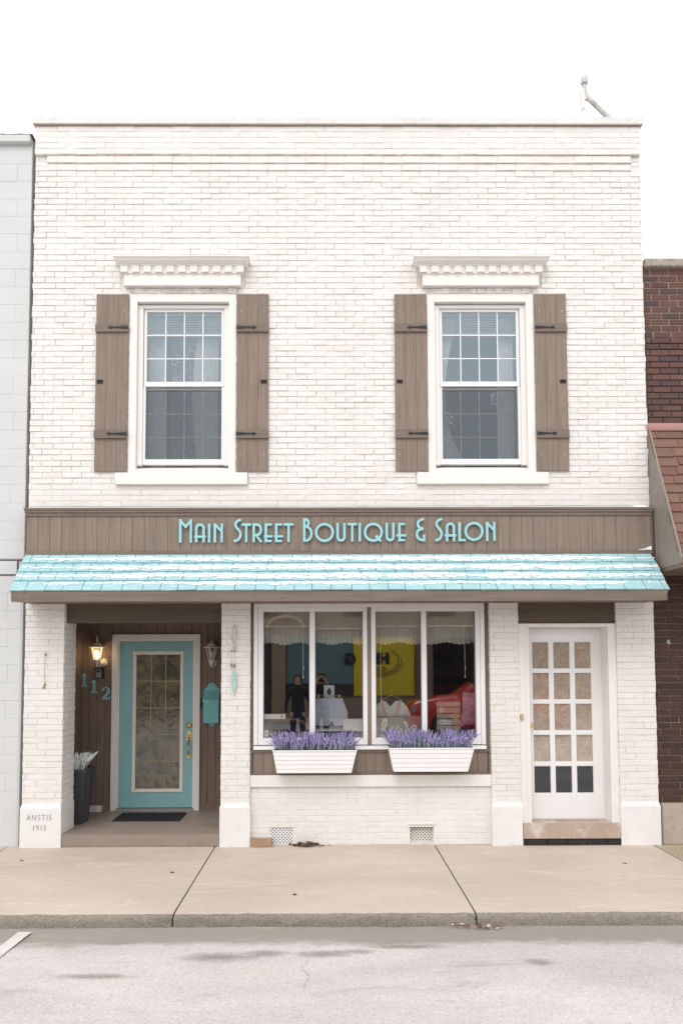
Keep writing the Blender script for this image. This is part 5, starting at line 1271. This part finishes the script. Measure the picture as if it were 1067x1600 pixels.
for dz, s in ((1.40, .045), (1.31, .045)):
    mb.tube([(1.44 + s * .9 * math.sin(t) ** 3, .2515, dz + s * .055 * (13 * math.cos(t) - 5 * math.cos(2 * t) - 2 * math.cos(3 * t)) + 0) for t in [2 * PI * k / 20 for k in range(21)]], .0025, 5)
mb.build('heart_outline', 'vinyl', PS)
# pillow
mb = MB(); n = 12
for j in range(n + 1):
    for i in range(n + 1):
        u, v = i / n * 2 - 1, j / n * 2 - 1; 
        for _ in (0,): pass
        th = .05 * (1 - u * u) ** .6 * (1 - v * v) ** .6; k = 1 - .10 * (u * u * v * v * -1 + (1 - abs(u)) * 0)
        mb.v.append((1.615 + u * .10 * (1 - .12 * (1 - v * v)) + v * .02, .30 - th, 1.48 + v * .20 * (1 - .1 * (1 - u * u)) + u * .01))
m0 = len(mb.v)
for q in range(m0):
    x, y, z = mb.v[q]; mb.v.append((x, .60 - y, z))
for j in range(n):
    for i in range(n):
        a = j * (n + 1) + i; mb.f.append((a, a + 1, a + n + 2, a + n + 1)); mb.f.append((m0 + a, m0 + a + n + 1, m0 + a + n + 2, m0 + a + 1)); mb.mi += [0, 0]
tag(mb.build('pillow', 'greypink', fix=False, smooth=True, at=(1.62, .3, 1.28)), 'mottled grey and pink pillow at the right end of the shop window', 'pillow')
# things deeper in the shop give the dark interior some depth
mb = MB(); mb.box(-.75, 1.72, .14, .62, .85, 1.135); tag(mb.build('display_ledge', 'interiorfloor', at=(.5, .4, .85)), 'dark wooden ledge behind the shop window', 'ledge')
mb = MB(); 
for k in range(26):
    a = 2 * PI * k / 26; mb.tube([(-.45 + .23 * math.cos(a), .35, 1.27 + .09 * math.sin(a)), (-.45 + .26 * math.cos(a + .25), .34, 1.27 + .12 * math.sin(a + .25))], [.010, .004], 5)
    mb.tube([(-.45 + .22 * math.cos(a + .1), .36, 1.27 + .08 * math.sin(a + .1)), (-.45 + .25 * math.cos(a - .2), .35, 1.27 + .115 * math.sin(a - .2))], [.009, .004], 5)
MT['twig'] = mat_paint('twig', (.35, .20, .08), .8, .3, 40)
tag(mb.build('twig_wreath', 'twig', at=(-.45, .35, 1.2)), 'brown twig wreath low in the leftmost shop pane', 'wreath')
# ------------------------------------------------------------------ across the street (seen mirrored in the glass)
MT['oppwall'] = mat_paint('buff render', (.26, .20, .155), .8, .1, 1.5, 30, .3, .005)
MT['oppteal'] = mat_paint('blue green shopfront panel', (.10, .17, .19), .6, .1, 2, 30, .1, .002)
MT['oppyellow'] = mat_paint('yellow shopfront panel', (.56, .44, .03), .6, .12, 1.2, 30, .1, .002)
MT['oppbrown'] = mat_paint('brown column', (.16, .10, .06), .7, .1, 2, 30, .1, .002)
MT['oppdark'] = mat_paint('dark shop glass', (.02, .022, .025), .08, .1, 2, 3, .02, .002, spec=.8)
MT['carred'] = mat_paint('red car paint', (.42, .02, .025), .22, .03, 2, 50, .01, .001, spec=.7)
MT['skin'] = mat_paint('skin', (.55, .36, .27), .55, .05, 20)
MT['coat'] = mat_paint('dark coat', (.03, .032, .04), .9, .2, 12, 80, .4, .003)
MT['jeans'] = mat_paint('dark jeans', (.03, .045, .08), .9, .2, 12, 80, .4, .003)
MT['hair'] = mat_paint('brown hair', (.06, .035, .02), .6, .3, 40, 80, .5, .003)
OB = empty('opposite_shopfront', (2, -19, 0), 'shopfront across the street with blue green and yellow panels, seen mirrored in the window', 'building')
OY = -18.9
mb = MB(); mb.box(-16, 18, -27, -19, -.1, 4.9); mb.build('wall', 'oppwall', OB)
mb = MB(); mb.box(-16, 18, -19, -18.85, 4.9, 5.05); mb.box(-16, 18, -19, -18.88, 3.15, 3.35); mb.build('cornice', 'oppbrown', OB)
for x0, x1, z0, z1, m in ((-3.4, -2.05, .05, 3.0, 'oppdark'), (-1.48, .98, 1.30, 3.0, 'oppteal'), (-1.48, .98, .86, 1.30, 'oppdark'), (1.0, 3.25, .86, 3.0, 'oppyellow'), (3.95, 6.2, .5, 3.0, 'oppdark'), (6.7, 9, .5, 3.0, 'oppdark'), (-6.5, -4, .5, 3.0, 'oppdark')):
    mb = MB(); mb.box(x0, x1, -19, OY, z0, z1); mb.build('shopfront_panel', m, OB)
mb = MB(); mb.box(-2.02, -1.50, -19, -18.82, .0, 3.1); mb.build('column', 'oppwall', OB)
mb = MB(); mb.box(3.27, 3.6, -19, -18.82, .0, 3.1); mb.build('column', 'oppbrown', OB)
mb = MB(); mb.ribbon([(-1.5 + .68 * math.cos(t), 3.35 + .45 * math.sin(t)) for t in [PI * k / 14 for k in range(15)]], .10, -18.9, -18.75); mb.build('arch', 'plankd', OB)
for zz in (4.1,):
    for xx in (-6, -2.6, .6, 3.8, 7):
        mb = MB(); mb.box(xx, xx + 1.0, -19, -18.95, zz - .3, zz + (.9 if zz > 4.5 else .4)); mb.build('upper_pane', 'oppdark', OB)
text_mesh('lettering', 'HM', .52, 1.92, OY + .02, 2.05, .03, 'ink', OB, mirror=True, bold=.035)
text_mesh('lettering', 'G', .56, .88, OY + .04, 2.02, .03, 'ink', OB, mirror=True, bold=.03)
text_mesh('lettering', 'C O', .20, 2.0, OY + .02, 1.76, .02, 'ink', OB, mirror=True, bold=.004)
mb = MB()
for r, a0, a1 in ((.62, -150, 60), (.70, -120, 20), (.78, -100, 0)):
    p = [(1.95 + r * 1.15 * math.cos(R(a)), 2.15 + r * .75 * math.sin(R(a))) for a in range(a0, a1, 10)]; mb.ribbon(p, .03, OY + .001, OY + .01)
mb.build('swirl', 'oppbrown', OB)
mb = MB(); mb.box(-30, 30, -19, -17.4, -.2, .03); tag(mb.build('sidewalk', 'walk'), kind='structure')
mb = MB(); mb.box(-60, 60, -17.4, -9.99, -.2, RZ - .004); tag(mb.build('road', 'road'), kind='structure')
# red parked car, nose towards -x
CY = -13.3
CR = empty('parked_car', (4.7, CY, RZ), 'red car parked across the street, mirrored in the right half of the shop window', 'car')
def loft(mb, secs, seg=None):
    n0 = len(mb.v); m = len(secs[0])
    for s in secs: mb.v += s
    for i in range(len(secs) - 1):
        for k in range(m):
            k2 = (k + 1) % m; mb.f.append((n0 + i * m + k, n0 + i * m + k2, n0 + (i + 1) * m + k2, n0 + (i + 1) * m + k)); mb.mi.append(mb.cur)
    mb.f.append(tuple(n0 + k for k in range(m))[::-1]); mb.f.append(tuple(n0 + (len(secs) - 1) * m + k for k in range(m))); mb.mi += [mb.cur] * 2
def ring(x, w, zb, zt):
    h = zt - zb
    return [(x, CY + a * w, RZ + zb + b * h) for a, b in ((-.92, 0), (-1, .18), (-1, .6), (-.95, .85), (-.82, 1), (0, 1.02), (.82, 1), (.95, .85), (1, .6), (1, .18), (.92, 0), (0, -.02))]
mb = MB()
loft(mb, [ring(x, w, a, b) for x, w, a, b in ((2.30, .62, .38, .72), (2.36, .78, .30, .88), (2.6, .88, .24, 1.0), (3.2, .92, .22, 1.08), (3.75, .93, .22, 1.15), (5.2, .94, .22, 1.18), (6.4, .93, .22, 1.17), (6.85, .88, .26, 1.10), (6.98, .74, .34, .95))])
mb.build('body', 'carred', CR, smooth=True)
mb = MB(); loft(mb, [ring(x, w, a, b) for x, w, a, b in ((3.70, .80, 1.10, 1.16), (4.45, .68, 1.12, 1.66), (5.3, .70, 1.14, 1.74), (6.2, .68, 1.14, 1.70), (6.8, .72, 1.10, 1.20))]); cb = mb.build('cabin', 'carred', CR, smooth=True)
mb = MB()
for s in (-1, 1):
    for a, b, ta, tb in ((4.25, 5.15, 4.60, 5.15), (5.25, 6.3, 5.25, 6.05)):
        mb.hexa([(a, CY + s * .76, RZ + 1.2), (b, CY + s * .77, RZ + 1.2), (b, CY + s * .70, RZ + 1.2), (a, CY + s * .70, RZ + 1.2), (ta, CY + s * .70, RZ + 1.60), (tb, CY + s * .71, RZ + 1.62), (tb, CY + s * .6, RZ + 1.62), (ta, CY + s * .6, RZ + 1.60)])
mb.build('side_window', 'oppdark', cb)
mb = MB(); mb.hexa([(3.82, CY - .66, RZ + 1.20), (3.82, CY + .66, RZ + 1.20), (3.9, CY + .66, RZ + 1.20), (3.9, CY - .66, RZ + 1.20), (4.37, CY - .58, RZ + 1.63), (4.37, CY + .58, RZ + 1.63), (4.45, CY + .58, RZ + 1.6), (4.45, CY - .58, RZ + 1.6)]); mb.build('windscreen', 'oppdark', cb)
for xw in (3.25, 5.95):
    for s in (-1, 1):
        mb = MB(); mb.lathe((xw, CY + s * .86, RZ + .34), [(.20, -.11), (.31, -.10), (.34, -.06), (.34, .06), (.31, .10), (.20, .11)], 28, 'y'); wh = mb.build('wheel', 'rubber', CR)
        mb = MB(); mb.lathe((xw, CY + s * .865, RZ + .34), [(.21, -.10), (.21, .10), (.16, .112), (.05, .114)], 20, 'y'); mb.build('rim', 'grey', wh)
for s in (-1, 1):
    mb = MB(); mb.box(2.40, 2.58, CY + s * .72 - .1, CY + s * .72 + .1, RZ + .72, RZ + .86); mb.build('headlight', 'grey', CR, bevel=.008)
mb = MB(); mb.box(2.28, 2.36, CY - .5, CY + .5, RZ + .45, RZ + .62); mb.build('grille', 'black', CR)
# the two people standing behind the camera, mirrored faintly in the glass
def person(x, y, h, hold, label):
    s = h / 1.75; V = []; E_ = []; Rr = []
    def add(p, r, par=None):
        V.append((x + p[0] * s, y + p[1] * s, RZ + p[2] * s)); Rr.append(r * s)
        if par is not None: E_.append((par, len(V) - 1))
        return len(V) - 1
    pel = add((0, 0, .95), .14); sp = add((0, 0, 1.12), .125, pel); ch = add((0, 0, 1.34), .15, sp); nk = add((0, .01, 1.49), .055, ch)
    h0 = add((0, .03, 1.56), .065, nk); h1 = add((0, .03, 1.65), .092, h0); add((0, .02, 1.71), .075, h1); add((0, .115, 1.635), .018, h1)
    mats = {'skin': [nk, h0, h1]}
    for sd in (-1, 1):
        hp = add((sd * .095, 0, .90), .10, pel); kn = add((sd * .11, .03, .50), .062, hp); an = add((sd * .12, -.01, .09), .042, kn); he = add((sd * .12, .04, .045), .042, an); add((sd * .14, .17, .03), .032, he)
        sh = add((sd * .17, 0, 1.41), .062, ch)
        if hold: el = add((sd * .25, .14, 1.30), .044, sh); wr = add((sd * .10, .24, 1.55), .027, el); dirv = (-sd * .4, .3, .75)
        else: el = add((sd * .25, -.03, 1.14), .044, sh); wr = add((sd * .27, .06, .90), .027, el); dirv = (0, .2, -1)
        d = Vector(dirv).normalized(); lat = Vector((0, 1, 0)).cross(d) if abs(d.y) < .8 else Vector((1, 0, 0)); lat = lat.normalized()
        w = Vector(V[wr]); w = Vector(((w.x - x) / s, (w.y - y) / s, (w.z - RZ) / s))
        pm = add(w + d * .045, .026, wr); pe = add(w + d * .08, .022, pm); p0 = w + d * .08
        for q, L in ((-.030, .062), (-.010, .074), (.010, .070), (.030, .054)):
            f0 = add(p0 + lat * q + d * .014, .0085, pe); f1 = add(p0 + lat * q * 1.1 + d * (L * .6) + Vector((0, .012, 0)), .008, f0); add(p0 + lat * q * 1.1 + d * L + Vector((0, .03, 0)), .007, f1)
        t0 = add(w + d * .035 + lat * .032 * sd, .011, pm); add(w + d * .075 + lat * .05 * sd, .009, t0)
    me = bpy.data.meshes.new('person'); me.from_pydata(V, E_, []); o = bpy.data.objects.new('tmp', me); col.objects.link(o)
    sk = o.modifiers.new('s', 'SKIN'); sk.use_smooth_shade = True
    for i, r in enumerate(Rr): me.skin_vertices[0].data[i].radius = (r, r)
    me.skin_vertices[0].data[0].use_root = True
    ss = o.modifiers.new('d', 'SUBSURF'); ss.levels = 1; ss.render_levels = 1
    dg = bpy.context.evaluated_depsgraph_get(); fm = bpy.data.meshes.new_from_object(o.evaluated_get(dg)); bpy.data.objects.remove(o)
    fm.transform(Matrix.Translation((-x, -y, -RZ))); fm.materials.clear()
    for m in ('skin', 'coat', 'jeans', 'rubber'): fm.materials.append(MT[m])
    wrs = [Vector(V[i]) for i in range(len(V)) if abs(Rr[i] - .027 * s) < 1e-5]
    for p in fm.polygons:
        c = p.center; z = c.z / s; cw = c + Vector((x, y, RZ)); p.use_smooth = True
        hand = any((cw - w).length < .17 and ((hold and cw.z > w.z) or (not hold and cw.z < w.z)) for w in wrs)
        p.material_index = 0 if (z > 1.50 or hand) else (3 if z < .09 else (2 if z < .98 else 1))
    P = bpy.data.objects.new('person', fm); col.objects.link(P); P.location = (x, y, RZ); tag(P, label, 'person', 'people behind the camera')
    mb = MB(); c = (x, y + .015 * s, RZ + 1.655 * s); n0 = 0
    for j in range(9):
        ph = -.5 + (PI / 2 + .5) * j / 8
        for k in range(18):
            a = 2 * PI * k / 18; r = .098 * s * math.cos(ph) * (1 + .06 * math.sin(5 * a)); back = -.0 if math.sin(a) < .35 else .05 * s * (1 - j / 8)
            mb.v.append((c[0] + r * math.cos(a), c[1] + (r + .012 * s) * math.sin(a) - back, c[2] + (.095 * s * math.sin(ph)) + (.06 * s * (1 - j / 8) if math.sin(a) > .35 else -.05 * s * (1 - j / 8))))
    for j in range(8):
        for k in range(18):
            k2 = (k + 1) % 18; mb.f.append((j * 18 + k, j * 18 + k2, (j + 1) * 18 + k2, (j + 1) * 18 + k)); mb.mi.append(0)
    mb.build('hair', 'hair', P, smooth=True)
    mb = MB()
    for sd in (-1, 1):
        mb.lathe((x + sd * .033 * s, y + .117 * s, RZ + 1.655 * s), [(.011 * s, 0), (.006 * s, .005)], 8, 'y')
    mb.box(x - .022 * s, x + .022 * s, y + .108 * s, y + .122 * s, RZ + 1.588 * s, RZ + 1.594 * s)
    mb.build('face_features', 'ink', P)
    return P
person(-.66, -8.85, 1.83, False, 'person in dark coat standing beside the photographer, mirrored in the shop window')
person(-.12, -8.85, 1.86, True, 'person in dark coat holding a camera up, mirrored in the shop window')
HC = empty('hand_camera', (-.12, -8.56, 1.64), 'black camera held up by the photographer', 'camera')
mb = MB(); mb.box(-.19, -.05, -8.64, -8.57, 1.585, 1.685); mb.box(-.15, -.09, -8.63, -8.58, 1.685, 1.71); mb.build('body', 'rubber', HC, bevel=.008)
mb = MB(); mb.lathe((-.12, -8.57, 1.635), [(.035, 0), (.035, .06), (.04, .062), (.04, .09), (.03, .088)], 18, 'y'); mb.build('lens', 'rubber', HC)
